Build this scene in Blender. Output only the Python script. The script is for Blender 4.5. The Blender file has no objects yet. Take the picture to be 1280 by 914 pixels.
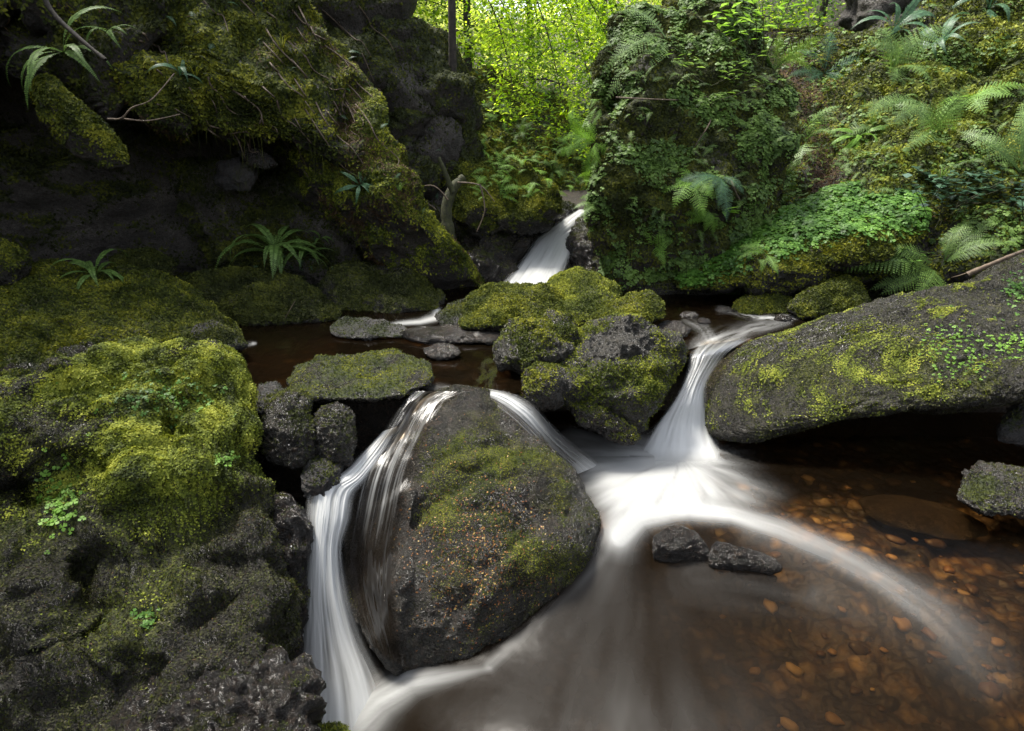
import bpy, bmesh, math, random
import numpy as np
from mathutils import Vector, Matrix
S = bpy.context.scene
COL = S.collection
R = math.radians
# ------------------------------------------------------------------ camera
H = 1.30
F = 782.0
PITCH = R(21.4)
cp, sp = math.cos(PITCH), math.sin(PITCH)
cam = bpy.data.cameras.new('camera')
cam.lens = F/1280*36.0; cam.sensor_width = 36.0; cam.clip_start = 0.02; cam.clip_end = 400
camo = bpy.data.objects.new('camera', cam); COL.objects.link(camo)
camo.location = (0, 0, H); camo.rotation_euler = (math.pi/2-PITCH, 0, 0)
S.camera = camo
CAM = np.array([0, 0, H])

def rays(px, py):
    px = np.asarray(px, float); py = np.asarray(py, float)
    x = (px-640)/F; y = -(py-457)/F
    return np.stack([x, cp+y*sp, -sp+y*cp], -1)
def atY(px, py, Y):
    d = rays(px, py); return CAM + d*(np.asarray(Y)/d[..., 1])[..., None]
def atZ(px, py, z):
    d = rays(px, py); return CAM + d*((np.asarray(z)-H)/d[..., 2])[..., None]
def proj(P):
    Q = np.asarray(P)-CAM
    f = Q[..., 1]*cp - Q[..., 2]*sp
    u = Q[..., 1]*sp + Q[..., 2]*cp
    f = np.maximum(f, 1e-3)
    return 640+F*Q[..., 0]/f, 457-F*u/f

# ------------------------------------------------------------------ noise
_r = np.random.RandomState(7)
_perm = np.concatenate([_r.permutation(256)]*3)
_g = _r.normal(size=(256, 3)); _g /= np.linalg.norm(_g, axis=1)[:, None]
def noise(P):
    P = np.asarray(P, float); i = np.floor(P).astype(int); f = P-i; i &= 255
    w = f*f*f*(f*(f*6-15)+10); out = np.zeros(P.shape[:-1])
    for dx in (0, 1):
        wx = w[..., 0] if dx else 1-w[..., 0]
        a = _perm[i[..., 0]+dx]
        for dy in (0, 1):
            wy = w[..., 1] if dy else 1-w[..., 1]
            b = _perm[a+i[..., 1]+dy]
            for dz in (0, 1):
                wz = w[..., 2] if dz else 1-w[..., 2]
                g = _g[_perm[b+i[..., 2]+dz]]
                out += wx*wy*wz*(g[..., 0]*(f[..., 0]-dx)+g[..., 1]*(f[..., 1]-dy)+g[..., 2]*(f[..., 2]-dz))
    return out*1.5
def fbm(P, o=4, ridged=False, gain=.5):
    a = 1.; s = 0.; P = np.asarray(P, float); t = 0.
    for k in range(o):
        n = noise(P)
        s = s + a*((1-2*np.abs(n)) if ridged else n); t += a
        a *= gain; P = P*2.03+13.7
    return s/t
def sstep(a, b, x):
    t = np.clip((x-a)/(b-a), 0, 1); return t*t*(3-2*t)
class RBF:
    def __init__(s, pts, vals):
        s.P = np.asarray(pts, float); n = len(s.P); d = s.P.shape[1]
        s.c = s.P.mean(0); s.sc = max(s.P.std(), 1e-6); s.Q = (s.P-s.c)/s.sc
        K = s.k(s.Q, s.Q)+1e-5*np.eye(n); A = np.hstack([np.ones((n, 1)), s.Q])
        M = np.block([[K, A], [A.T, np.zeros((d+1, d+1))]])
        s.w = np.linalg.lstsq(M, np.concatenate([vals, np.zeros(d+1)]), rcond=None)[0]; s.n = n
    def k(s, A, B):
        r = np.linalg.norm(A[:, None]-B[None], axis=-1)
        return r*r*np.log(r+1e-9)
    def __call__(s, X):
        X = np.asarray(X, float); sh = X.shape[:-1]; X = (X.reshape(-1, X.shape[-1])-s.c)/s.sc
        return (s.k(X, s.Q)@s.w[:s.n]+s.w[s.n]+X@s.w[s.n+1:]).reshape(sh)

# ------------------------------------------------------------------ mesh / tag helpers
def tag(o, label=None, cat=None, group=None, kind=None):
    if label: o['label'] = label
    if cat: o['category'] = cat
    if group: o['group'] = group
    if kind: o['kind'] = kind
    return o
def mesh(name, V, Fc, mat, parent=None, attrs=None, smooth=True, loc=None):
    V = np.asarray(V, np.float32).reshape(-1, 3); Fc = np.asarray(Fc, np.int32)
    if loc is not None: V = V-np.asarray(loc, np.float32)
    m = bpy.data.meshes.new(name); k = Fc.shape[1]
    m.vertices.add(len(V)); m.vertices.foreach_set('co', V.ravel())
    m.loops.add(Fc.size); m.loops.foreach_set('vertex_index', Fc.ravel())
    m.polygons.add(len(Fc)); m.polygons.foreach_set('loop_start', np.arange(0, Fc.size, k, dtype=np.int32))
    try: m.polygons.foreach_set('loop_total', np.full(len(Fc), k, np.int32))
    except Exception: pass
    m.update(calc_edges=True)
    if smooth: m.polygons.foreach_set('use_smooth', np.ones(len(Fc), bool))
    for a, v in (attrs or {}).items():
        at = m.attributes.new(a, 'FLOAT', 'POINT'); at.data.foreach_set('value', np.asarray(v, np.float32))
    m.materials.append(mat); m.update()
    o = bpy.data.objects.new(name, m); COL.objects.link(o)
    if parent is not None: o.parent = parent
    if loc is not None and parent is None: o.location = tuple(float(x) for x in loc)
    return o
def empty(name, loc=(0, 0, 0)):
    o = bpy.data.objects.new(name, None); COL.objects.link(o); o.location = tuple(float(x) for x in loc)
    o.empty_display_size = .1; return o
def vnorm(V, T):
    n = np.cross(V[T[:, 1]]-V[T[:, 0]], V[T[:, 2]]-V[T[:, 0]]); N = np.zeros_like(V)
    for k in range(T.shape[1]): np.add.at(N, T[:, k], n)
    return N/np.maximum(np.linalg.norm(N, axis=1), 1e-12)[:, None]
_ico = {}
def ico(s):
    if s not in _ico:
        b = bmesh.new(); bmesh.ops.create_icosphere(b, subdivisions=s, radius=1)
        m = bpy.data.meshes.new('t'); b.to_mesh(m); b.free()
        V = np.empty(len(m.vertices)*3); m.vertices.foreach_get('co', V)
        T = np.empty(len(m.polygons)*3, np.int32); m.polygons.foreach_get('vertices', T)
        bpy.data.meshes.remove(m); _ico[s] = (V.reshape(-1, 3), T.reshape(-1, 3))
    return _ico[s]
def grid_faces(n, m):
    i = np.arange(n-1)[:, None]*m+np.arange(m-1)[None]
    return np.stack([i, i+1, i+m+1, i+m], -1).reshape(-1, 4)

# ------------------------------------------------------------------ materials
def nt(name):
    m = bpy.data.materials.new(name); m.use_nodes = True; t = m.node_tree; t.nodes.clear(); return m, t
def N(t, typ, **kw):
    n = t.nodes.new(typ)
    for k, v in kw.items():
        if k.startswith('_'): setattr(n, k[1:], v)
        else: n.inputs[k.replace('__', ' ')].default_value = v
    return n
def L(t, a, ao, b, bi): t.links.new(a.outputs[ao], b.inputs[bi])
def ramp(t, stops, interp='LINEAR'):
    n = t.nodes.new('ShaderNodeValToRGB'); n.color_ramp.interpolation = interp
    e = n.color_ramp.elements
    while len(e) < len(stops): e.new(.5)
    for k, (p, c) in enumerate(stops): e[k].position = p; e[k].color = (*c, 1) if len(c) == 3 else c
    return n
def mixc(t, a, b, fac):
    n = t.nodes.new('ShaderNodeMix'); n.data_type = 'RGBA'
    for sock, v in ((6, a), (7, b), (0, fac)):
        if isinstance(v, tuple) and hasattr(v[0], 'outputs'): t.links.new(v[0].outputs[v[1]], n.inputs[sock])
        else: n.inputs[sock].default_value = (*v, 1) if isinstance(v, tuple) else v
    return n
def mth(t, op, a, b=None, clamp=False):
    n = t.nodes.new('ShaderNodeMath'); n.operation = op; n.use_clamp = clamp
    for k, v in enumerate((a, b)):
        if v is None: continue
        if isinstance(v, tuple): t.links.new(v[0].outputs[v[1]], n.inputs[k])
        else: n.inputs[k].default_value = v
    return n

def rock_material(name, dark, light, mossd, mossl, rough=(.22, .6), lichen=.25, scale=1., brown=(.05, .03, .018)):
    m, t = nt(name)
    tc = N(t, 'ShaderNodeNewGeometry')
    n1 = N(t, 'ShaderNodeTexNoise', Scale=5*scale, Detail=8., Roughness=.62); L(t, tc, 'Position', n1, 'Vector')
    n2 = N(t, 'ShaderNodeTexNoise', Scale=45*scale, Detail=6., Roughness=.7); L(t, tc, 'Position', n2, 'Vector')
    n3 = N(t, 'ShaderNodeTexVoronoi', Scale=90*scale); L(t, tc, 'Position', n3, 'Vector')
    n4 = N(t, 'ShaderNodeTexNoise', Scale=150*scale, Detail=4., Roughness=.75); L(t, tc, 'Position', n4, 'Vector')
    r1 = ramp(t, [(.32, dark), (.55, tuple((a+b)/2 for a, b in zip(dark, light))), (.72, light)]); L(t, n1, 'Fac', r1, 'Fac')
    sp_ = ramp(t, [(.36, (.25, .25, .25)), (.66, (2.3, 2.3, 2.3))]); L(t, n4, 'Fac', sp_, 'Fac')
    mm = t.nodes.new('ShaderNodeMix'); mm.data_type = 'RGBA'; mm.blend_type = 'MULTIPLY'; mm.inputs[0].default_value = 1
    L(t, r1, 'Color', mm, 6); L(t, sp_, 'Color', mm, 7)
    fb = ramp(t, [(.5, (0, 0, 0)), (.66, (1, 1, 1))]); L(t, n2, 'Fac', fb, 'Fac')
    b_ = mixc(t, (mm, 2), brown, (mth(t, 'MULTIPLY', (fb, 0), .6), 0))
    # pale lichen specks
    n5 = N(t, 'ShaderNodeTexNoise', Scale=23*scale, Detail=9., Roughness=.8); L(t, tc, 'Position', n5, 'Vector')
    lr = ramp(t, [(.6, (0, 0, 0)), (.68, (1, 1, 1))]); L(t, n5, 'Fac', lr, 'Fac')
    li = mixc(t, (b_, 2), (.13, .14, .12), (mth(t, 'MULTIPLY', (lr, 0), lichen), 0))
    # moss
    at = t.nodes.new('ShaderNodeAttribute'); at.attribute_name = 'moss'
    a1 = mth(t, 'ADD', (at, 'Fac'), (mth(t, 'MULTIPLY', (mth(t, 'SUBTRACT', (n2, 'Fac'), .5), 0), 1.6), 0))
    a2 = mth(t, 'ADD', (a1, 0), (mth(t, 'MULTIPLY', (mth(t, 'SUBTRACT', (n4, 'Fac'), .5), 0), .9), 0))
    mr = ramp(t, [(.42, (0, 0, 0)), (.62, (1, 1, 1))]); L(t, a2, 0, mr, 'Fac')
    mc = ramp(t, [(.3, tuple(x*.45 for x in mossd)), (.48, mossd), (.66, mossl)]); L(t, n2, 'Fac', mc, 'Fac')
    fin = mixc(t, (li, 2), (mc, 0), (mr, 0))
    p = N(t, 'ShaderNodeBsdfPrincipled'); L(t, fin, 2, p, 'Base Color')
    rr = ramp(t, [(.35, (rough[0],)*3), (.65, (rough[1],)*3)]); L(t, n2, 'Fac', rr, 'Fac')
    rm = mixc(t, (rr, 0), (.85, .85, .85), (mr, 0)); L(t, rm, 2, p, 'Roughness')
    hsum = mth(t, 'ADD', (mth(t, 'MULTIPLY', (n2, 'Fac'), 1.), 0), (mth(t, 'MULTIPLY', (n4, 'Fac'), .5), 0))
    hs2 = mth(t, 'ADD', (hsum, 0), (mth(t, 'MULTIPLY', (n3, 'Distance'), .25), 0))
    bp = N(t, 'ShaderNodeBump', Strength=1., Distance=.02/scale); L(t, hs2, 0, bp, 'Height'); L(t, bp, 0, p, 'Normal')
    o = N(t, 'ShaderNodeOutputMaterial'); L(t, p, 0, o, 0)
    return m
def leaf_material(name, stops, trans=.45, rough=.5, spec=.4):
    m, t = nt(name)
    at = t.nodes.new('ShaderNodeAttribute'); at.attribute_name = 'rnd'
    c = ramp(t, stops); L(t, at, 'Fac', c, 'Fac')
    p = N(t, 'ShaderNodeBsdfPrincipled', Roughness=rough); p.inputs['Specular IOR Level'].default_value = spec
    L(t, c, 0, p, 'Base Color')
    o = N(t, 'ShaderNodeOutputMaterial')
    if trans > 0:
        tr = N(t, 'ShaderNodeBsdfTranslucent'); 
        hs = N(t, 'ShaderNodeHueSaturation', Hue=.492, Saturation=1.05, Value=1.25); L(t, c, 0, hs, 'Color'); L(t, hs, 0, tr, 'Color')
        mx = N(t, 'ShaderNodeMixShader', Fac=trans); L(t, p, 0, mx, 1); L(t, tr, 0, mx, 2); L(t, mx, 0, o, 0)
    else: L(t, p, 0, o, 0)
    return m
M = {}
M['rock'] = rock_material('wet_rock', (.005, .0045, .004), (.040, .037, .029), (.020, .028, .006), (.075, .085, .014), lichen=.18, rough=(.08, .38), brown=(.040, .020, .009))
M['rock_dark'] = rock_material('dark_rock', (.006, .006, .006), (.040, .038, .036), (.012, .018, .004), (.035, .045, .009), rough=(.35, .7), lichen=.2)
M['rock_wet'] = rock_material('soaked_rock', (.004, .0035, .003), (.024, .020, .015), (.015, .02, .004), (.04, .045, .01), rough=(.03, .2), lichen=.05)
M['rock_mossy'] = rock_material('mossy_rock', (.005, .0045, .0035), (.034, .031, .023), (.030, .036, .006), (.12, .125, .016), lichen=.10, rough=(.12, .5), brown=(.03, .02, .01))
M['bank'] = rock_material('bank_rock', (.008, .007, .006), (.045, .038, .03), (.020, .028, .006), (.065, .080, .014), rough=(.5, .9), lichen=.05, scale=.6, brown=(.04, .022, .014))
M['bank_dark'] = rock_material('shaded_bank_rock', (.022, .019, .016), (.075, .066, .056), (.014, .018, .005), (.045, .05, .010), rough=(.5, .9), lichen=.03, scale=.6, brown=(.028, .018, .012))
M['soil'] = rock_material('soil', (.008, .006, .004), (.035, .024, .015), (.018, .028, .006), (.05, .07, .012), rough=(.7, .95), lichen=0, scale=.5)
M['moss'] = leaf_material('moss_leaves', [(0, (.018, .026, .005)), (.35, (.045, .060, .008)), (.7, (.12, .135, .014)), (1, (.24, .24, .025))], trans=.3, rough=.75, spec=.2)
M['crust'] = leaf_material('dark_crust', [(0, (.005, .0045, .003)), (.4, (.018, .017, .008)), (.65, (.036, .040, .010)), (.85, (.062, .066, .016)), (1, (.11, .10, .055))], trans=.1, rough=.7, spec=.25)
M['moss_bright'] = leaf_material('bright_moss_leaves', [(0, (.02, .03, .005)), (.3, (.075, .095, .010)), (.6, (.14, .175, .018)), (1, (.32, .34, .045))], trans=.3, rough=.7, spec=.25)
M['moss_mid'] = leaf_material('olive_moss_leaves', [(0, (.018, .028, .005)), (.35, (.055, .075, .009)), (.7, (.15, .17, .018)), (1, (.30, .32, .04))], trans=.3, rough=.75, spec=.2)
M['moss_dim'] = leaf_material('dim_moss_leaves', [(0, (.012, .016, .004)), (.5, (.035, .044, .008)), (1, (.10, .11, .016))], trans=.3, rough=.8, spec=.2)
M['litter'] = leaf_material('brown_litter', [(0, (.02, .012, .008)), (.5, (.06, .035, .018)), (1, (.14, .09, .045))], trans=.1, rough=.8, spec=.2)
M['fleck'] = leaf_material('orange_flecks', [(0, (.16, .05, .015)), (.4, (.32, .13, .03)), (.75, (.42, .30, .08)), (1, (.5, .42, .3))], trans=.1, rough=.5)
M['sorrel'] = leaf_material('sorrel_leaves', [(0, (.035, .09, .012)), (.5, (.08, .19, .025)), (1, (.17, .33, .05))], trans=.4, rough=.5)
M['fern'] = leaf_material('fern_leaves', [(0, (.04, .08, .018)), (.5, (.10, .18, .030)), (1, (.20, .32, .07))], trans=.4, rough=.55)
M['fern_lime'] = leaf_material('lime_fern_leaves', [(0, (.09, .18, .02)), (.5, (.16, .32, .04)), (1, (.28, .48, .08))], trans=.45, rough=.55)
M['fern_pale'] = leaf_material('pale_fern_leaves', [(0, (.06, .12, .025)), (.5, (.14, .24, .055)), (1, (.26, .40, .11))], trans=.4, rough=.5)
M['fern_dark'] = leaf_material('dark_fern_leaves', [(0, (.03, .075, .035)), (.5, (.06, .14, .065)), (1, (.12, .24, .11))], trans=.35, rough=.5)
M['ivy'] = leaf_material('glossy_dark_leaves', [(0, (.012, .035, .018)), (.5, (.025, .065, .035)), (1, (.06, .12, .07))], trans=.15, rough=.28, spec=.7)
M['canopy'] = leaf_material('canopy_leaves', [(0, (.12, .25, .015)), (.5, (.32, .50, .03)), (1, (.62, .80, .10))], trans=.6, rough=.5)
M['canopy_mid'] = leaf_material('leaf_green_canopy', [(0, (.10, .20, .014)), (.5, (.28, .44, .03)), (1, (.56, .72, .09))], trans=.55, rough=.5)
M['canopy_hazed'] = leaf_material('hazed_canopy_leaves', [(0, (.30, .42, .06)), (.5, (.55, .66, .12)), (1, (.80, .85, .30))], trans=.6, rough=.5)  # haze and brightness of the far wood put into the leaf colour
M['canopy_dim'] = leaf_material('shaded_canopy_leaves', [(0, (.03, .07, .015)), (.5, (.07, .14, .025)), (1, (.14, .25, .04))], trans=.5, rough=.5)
def bark_material(name, a, b, sc=30):
    m, t = nt(name)
    g = N(t, 'ShaderNodeNewGeometry'); n = N(t, 'ShaderNodeTexNoise', Scale=sc*1., Detail=7., Roughness=.7); L(t, g, 'Position', n, 'Vector')
    c = ramp(t, [(.35, a), (.65, b)]); L(t, n, 'Fac', c, 'Fac')
    p = N(t, 'ShaderNodeBsdfPrincipled', Roughness=.85); L(t, c, 0, p, 'Base Color')
    bp = N(t, 'ShaderNodeBump', Strength=.8, Distance=.01); L(t, n, 'Fac', bp, 'Height'); L(t, bp, 0, p, 'Normal')
    o = N(t, 'ShaderNodeOutputMaterial'); L(t, p, 0, o, 0); return m
M['bark'] = bark_material('bark', (.012, .010, .008), (.05, .04, .03))
M['bark_moss'] = bark_material('mossy_bark', (.010, .010, .005), (.05, .055, .014), 45)
M['twig'] = bark_material('twig_bark', (.045, .032, .022), (.15, .11, .075))
# water: transparent brown water under a mirror-like skin, whitened by the air in it ('foam')
def water_material(name, tint, gloss=.9, deep=.0, rough=.04, bump=.3, bscale=(9, 3, 9), foamcol=(.47, .475, .465)):
    m, t = nt(name)
    g = N(t, 'ShaderNodeNewGeometry')
    mp = N(t, 'ShaderNodeMapping'); mp.inputs['Scale'].default_value = bscale; L(t, g, 'Position', mp, 'Vector')
    n = N(t, 'ShaderNodeTexNoise', Scale=1., Detail=3., Roughness=.5); L(t, mp, 0, n, 'Vector')
    bp = N(t, 'ShaderNodeBump', Strength=bump, Distance=.02); L(t, n, 'Fac', bp, 'Height')
    tr = N(t, 'ShaderNodeBsdfTransparent', Color=(*tint, 1))
    df = N(t, 'ShaderNodeBsdfDiffuse', Color=(.0065, .0040, .0018, 1))
    ad = t.nodes.new('ShaderNodeAttribute'); ad.attribute_name = 'deep'
    m0 = N(t, 'ShaderNodeMixShader'); L(t, ad, 'Fac', m0, 0); L(t, tr, 0, m0, 1); L(t, df, 0, m0, 2)
    gl = N(t, 'ShaderNodeBsdfGlossy', Roughness=rough); L(t, bp, 0, gl, 'Normal')
    fr = N(t, 'ShaderNodeFresnel', IOR=1.33); L(t, bp, 0, fr, 'Normal')
    m1 = N(t, 'ShaderNodeMixShader'); fk = mth(t, 'MULTIPLY', (fr, 0), gloss); L(t, fk, 0, m1, 0); L(t, m0, 0, m1, 1); L(t, gl, 0, m1, 2)
    at = t.nodes.new('ShaderNodeAttribute'); at.attribute_name = 'foam'
    fd = N(t, 'ShaderNodeBsdfDiffuse', Color=(*foamcol, 1)); ft = N(t, 'ShaderNodeBsdfTranslucent', Color=(*foamcol, 1))
    m2 = N(t, 'ShaderNodeMixShader', Fac=.35); L(t, fd, 0, m2, 1); L(t, ft, 0, m2, 2)
    m3 = N(t, 'ShaderNodeMixShader'); L(t, at, 'Fac', m3, 0); L(t, m1, 0, m3, 1); L(t, m2, 0, m3, 2)
    # water body itself thins out to nothing at its edge
    ae = t.nodes.new('ShaderNodeAttribute'); ae.attribute_name = 'body'
    tp = N(t, 'ShaderNodeBsdfTransparent', Color=(1, 1, 1, 1))
    m4 = N(t, 'ShaderNodeMixShader'); L(t, ae, 'Fac', m4, 0); L(t, tp, 0, m4, 1); L(t, m3, 0, m4, 2)
    o = N(t, 'ShaderNodeOutputMaterial'); L(t, m4, 0, o, 0); return m
M['pool'] = water_material('pool_water', (.42, .30, .18), rough=.10, bump=.25)
M['lower'] = water_material('lower_pool_water', (.68, .52, .32), gloss=.22, rough=.24, bump=.05, bscale=(5, 5, 5))
M['fall'] = water_material('falling_water', (.80, .70, .58), gloss=.28, rough=.3, foamcol=(.66, .67, .66), bump=.03, bscale=(20, 20, 4))
def bed_material():
    m, t = nt('stream_bed')
    g = N(t, 'ShaderNodeNewGeometry')
    n0 = N(t, 'ShaderNodeTexNoise', Scale=9., Detail=4.); L(t, g, 'Position', n0, 'Vector')
    v = N(t, 'ShaderNodeTexVoronoi', Scale=17.); 
    mx = t.nodes.new('ShaderNodeMix'); mx.data_type = 'VECTOR'; mx.inputs[0].default_value = .08
    L(t, g, 'Position', mx, 4); L(t, n0, 'Color', mx, 5); L(t, mx, 1, v, 'Vector')
    c = ramp(t, [(.0, (.02, .011, .005)), (.35, (.055, .032, .014)), (.6, (.095, .060, .026)), (.8, (.19, .13, .055)), (1, (.38, .30, .16))])
    s = N(t, 'ShaderNodeSeparateColor'); L(t, v, 'Color', s, 0); L(t, s, 0, c, 'Fac')
    e = ramp(t, [(.15, (1, 1, 1)), (.55, (.25, .2, .18))]); L(t, v, 'Distance', e, 'Fac')
    mm = t.nodes.new('ShaderNodeMix'); mm.data_type = 'RGBA'; mm.blend_type = 'MULTIPLY'; mm.inputs[0].default_value = 1
    L(t, c, 0, mm, 6); L(t, e, 0, mm, 7)
    n1 = N(t, 'ShaderNodeTexNoise', Scale=3., Detail=3.); L(t, g, 'Position', n1, 'Vector')
    e2 = ramp(t, [(.4, (.15, .12, .1)), (.62, (1, 1, 1))]); L(t, n1, 'Fac', e2, 'Fac')
    m3 = t.nodes.new('ShaderNodeMix'); m3.data_type = 'RGBA'; m3.blend_type = 'MULTIPLY'; m3.inputs[0].default_value = 1
    L(t, mm, 2, m3, 6); L(t, e2, 0, m3, 7)
    p = N(t, 'ShaderNodeBsdfPrincipled', Roughness=.6); L(t, m3, 2, p, 'Base Color')
    bp = N(t, 'ShaderNodeBump', Strength=.6, Distance=.02); bp.invert = True; L(t, v, 'Distance', bp, 'Height'); L(t, bp, 0, p, 'Normal')
    o = N(t, 'ShaderNodeOutputMaterial'); L(t, p, 0, o, 0); return m
M['bed'] = bed_material()

# ------------------------------------------------------------------ leaf scatter
def leaves(V, T, mask, n, size, rng, nb=.6, down=0., aspect=.6, lift=0., tone=None, allow_back=-.15, curl=.0, tcon=.30):
    """small leaf faces over a surface; returns verts, quads, rnd"""
    A = np.cross(V[T[:, 1]]-V[T[:, 0]], V[T[:, 2]]-V[T[:, 0]]); a = np.linalg.norm(A, axis=1)+1e-12; nn = A/a[:, None]
    c = V[T].mean(1); vis = ((CAM-c)/np.linalg.norm(CAM-c, axis=1)[:, None]*nn).sum(1) > allow_back
    px, py = proj(c); vis &= (px > -160) & (px < 1440) & (py > -140) & (py < 1060)
    w = a*mask[T].mean(1)**1.3*vis
    if w.sum() <= 0: return None
    f = rng.choice(len(T), n, p=w/w.sum())
    u, v = rng.rand(2, n); k = u+v > 1; u[k] = 1-u[k]; v[k] = 1-v[k]
    P = V[T[f, 0]]*(1-u-v)[:, None]+V[T[f, 1]]*u[:, None]+V[T[f, 2]]*v[:, None]; n_ = nn[f]
    P = P+n_*(lift*rng.rand(n))[:, None]
    r = rng.normal(size=(n, 3)); r -= (r*n_).sum(1)[:, None]*n_; r /= np.linalg.norm(r, axis=1)[:, None]
    d = r+n_*(nb*(.3+rng.rand(n)*1.2))[:, None]; d[:, 2] -= down; d /= np.linalg.norm(d, axis=1)[:, None]
    s = np.cross(d, n_); s /= np.maximum(np.linalg.norm(s, axis=1), 1e-6)[:, None]
    L_ = size*(.55+.9*rng.rand(n))[:, None]; W = L_*aspect*.5
    up = np.cross(s, d)
    mid = P+d*L_*.5+up*L_*.10
    q = np.stack([P, mid+s*W, P+d*L_-up*L_*curl, mid-s*W], 1).reshape(-1, 3)
    Fq = np.arange(n*4).reshape(-1, 4)
    tn = .5+.9*fbm(P*5., 3)+ .0 if tone is None else tone(P)
    rn = np.clip(tn+(rng.rand(n)-.5)*tcon*2, 0, 1)
    return q, Fq, np.repeat(rn, 4)

def moss_mask(V, Nn, up0, up1, sc, thr, seed, soft=.25):
    m = sstep(up0, up1, Nn[:, 2])
    f = fbm(V*sc+seed, 4)*.5+.5
    return m*sstep(thr-soft, thr+soft, f)

# ------------------------------------------------------------------ rocks grown inside an outline
ROCKS = {}; MOSSK = 1.25
def blob(name, outline, anchors, front, back, mat, label, cat='boulder', sub=6, amp=.05, freq=2.2, fine=.012, seed=0,
         ridge=.0, box=1., carve=None, strat=(1, 1, 1), mossp=(.0, .7, 3., .42), mossn=0, mossize=.012, mossmat='moss',
         kind=None, group=None, extra=None, down=.0, regions=None, flat=None, leafnb=.6, bil=0., mossmax=1., smooth_r=5, ledges=None):
    rng = np.random.RandomState(seed+11)
    O = np.array(outline, float); c = O.mean(0)
    # area centroid
    x, y = O[:, 0], O[:, 1]; x2, y2 = np.roll(x, -1), np.roll(y, -1); cr = x*y2-x2*y; A = cr.sum()
    c = np.array([((x+x2)*cr).sum(), ((y+y2)*cr).sum()])/(3*A)
    th = np.linspace(0, 2*np.pi, 721)[:-1]; D = np.stack([np.cos(th), np.sin(th)], 1); Rr = np.full(720, 1.)
    for a, b in zip(O, np.roll(O, -1, 0)):
        e = b-a; den = D[:, 0]*e[1]-D[:, 1]*e[0]; den = np.where(abs(den) < 1e-9, 1e-9, den)
        w = a-c; tt = (w[0]*e[1]-w[1]*e[0])/den; uu = (w[0]*D[:, 1]-w[1]*D[:, 0])/den
        ok = (tt > 0) & (uu >= -1e-6) & (uu <= 1+1e-6); Rr = np.where(ok, np.maximum(Rr, tt), Rr)
    k = smooth_r; Rr = sum(np.roll(Rr, j) for j in range(-k, k+1))/(2*k+1)
    V, T = ico(sub)
    e = 1./box
    s = V[:, 2]; rad = np.sqrt(V[:, 0]**2+V[:, 1]**2); ang = np.mod(np.arctan2(V[:, 1], V[:, 0]), 2*np.pi)
    r_in = rad**e if box != 1 else rad
    off = np.sign(s)*np.abs(s)**e if box != 1 else s
    Ra = np.interp(ang, np.append(th, 2*np.pi), np.append(Rr, Rr[0]))
    px = c[0]+np.cos(ang)*r_in*Ra; py = c[1]+np.sin(ang)*r_in*Ra
    an = np.array(anchors, float)
    if len(an) == 1: Yv = np.full(len(px), an[0, 2])
    elif len(an) == 2:
        Yv = an[0, 2]+(an[1, 2]-an[0, 2])*np.clip((py-an[0, 1])/(an[1, 1]-an[0, 1]), -.3, 1.3)
    elif len(an) == 3:
        co = np.linalg.solve(np.hstack([an[:, :2], np.ones((3, 1))]), an[:, 2]); Yv = px*co[0]+py*co[1]+co[2]
    else: Yv = RBF(an[:, :2], an[:, 2])(np.stack([px, py], 1))
    P = atY(px, py, Yv)
    d = rays(px, py); d /= np.linalg.norm(d, axis=1)[:, None]
    dd = np.where(off > 0, front, back)*off
    if carve:
        for (cx, cy, rx, ry, am) in carve:
            g = np.exp(-((px-cx)/rx)**2-((py-cy)/ry)**2); dd = dd-g*am*np.clip(off*2, 0, 1)
    for (lp_, de_, lw_, re_) in (ledges or []):
        lp_ = np.array(lp_, float); bd = np.full(len(px), 1e9); sd = np.zeros(len(px))
        wob = 5*fbm(P*6, 3)
        for a_, b_ in zip(lp_[:-1], lp_[1:]):
            e_ = b_-a_; t_ = np.clip(((px-a_[0])*e_[0]+(py-a_[1])*e_[1])/(e_**2).sum(), 0, 1); ux = px-a_[0]-t_*e_[0]; uy = py-a_[1]-t_*e_[1]; q_ = np.hypot(ux, uy)
            m_ = q_ < bd; bd = np.where(m_, q_, bd); sd = np.where(m_, np.sign(e_[0]*uy-e_[1]*ux)*q_, sd)
        sd = sd+wob*2; dd = dd+de_*np.tanh(sd/lw_)*np.exp(-(sd/re_)**2)*(off > 0)
    P = P-d*dd[:, None]
    if front < 0: T = T[:, ::-1]
    st = np.array(strat, float); sz = 1.
    Nn = vnorm(P, T); cc = P.mean(0)
    if ((P-cc)*Nn).sum() < 0: T = T[:, ::-1]; Nn = -Nn
    Q = P*st*freq+seed*3.1
    dis = amp*(fbm(Q, 4, gain=.45))
    if ridge: dis = dis+ridge*(fbm(Q*1.3+5, 4, ridged=True, gain=.5)-.4)
    P = P+Nn*(dis*2)[:, None]
    if bil:   # pillowy cushions
        Nn = vnorm(P, T); b1 = np.abs(noise(P*freq*2.6+seed)); b2 = np.abs(noise(P*freq*5.5+seed*2))
        P = P+Nn*(bil*(b1+.5*b2))[:, None]
    if flat is not None:
        fl = P[:, 2] > flat; P[fl, 2] = flat+(P[fl, 2]-flat)*.25
    Nn = vnorm(P, T)
    P = P+Nn*(fine*fbm(P*freq*9+seed, 4, gain=.6)*2)[:, None]
    Nn = vnorm(P, T)
    up0, up1, msc, thr = mossp
    mm = moss_mask(P, Nn, up0, up1, msc, thr, seed*1.7)*mossmax
    ppx, ppy = proj(P)
    if regions:
        for (cx, cy, rx, ry, am) in regions:
            mm = mm+am*np.exp(-((ppx-cx)/rx)**2-((ppy-cy)/ry)**2)*(.45+1.1*(fbm(P*7+seed, 3)*.5+.5))
    mm = np.clip(mm, 0, 1)
    loc = cc.copy()
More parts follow.
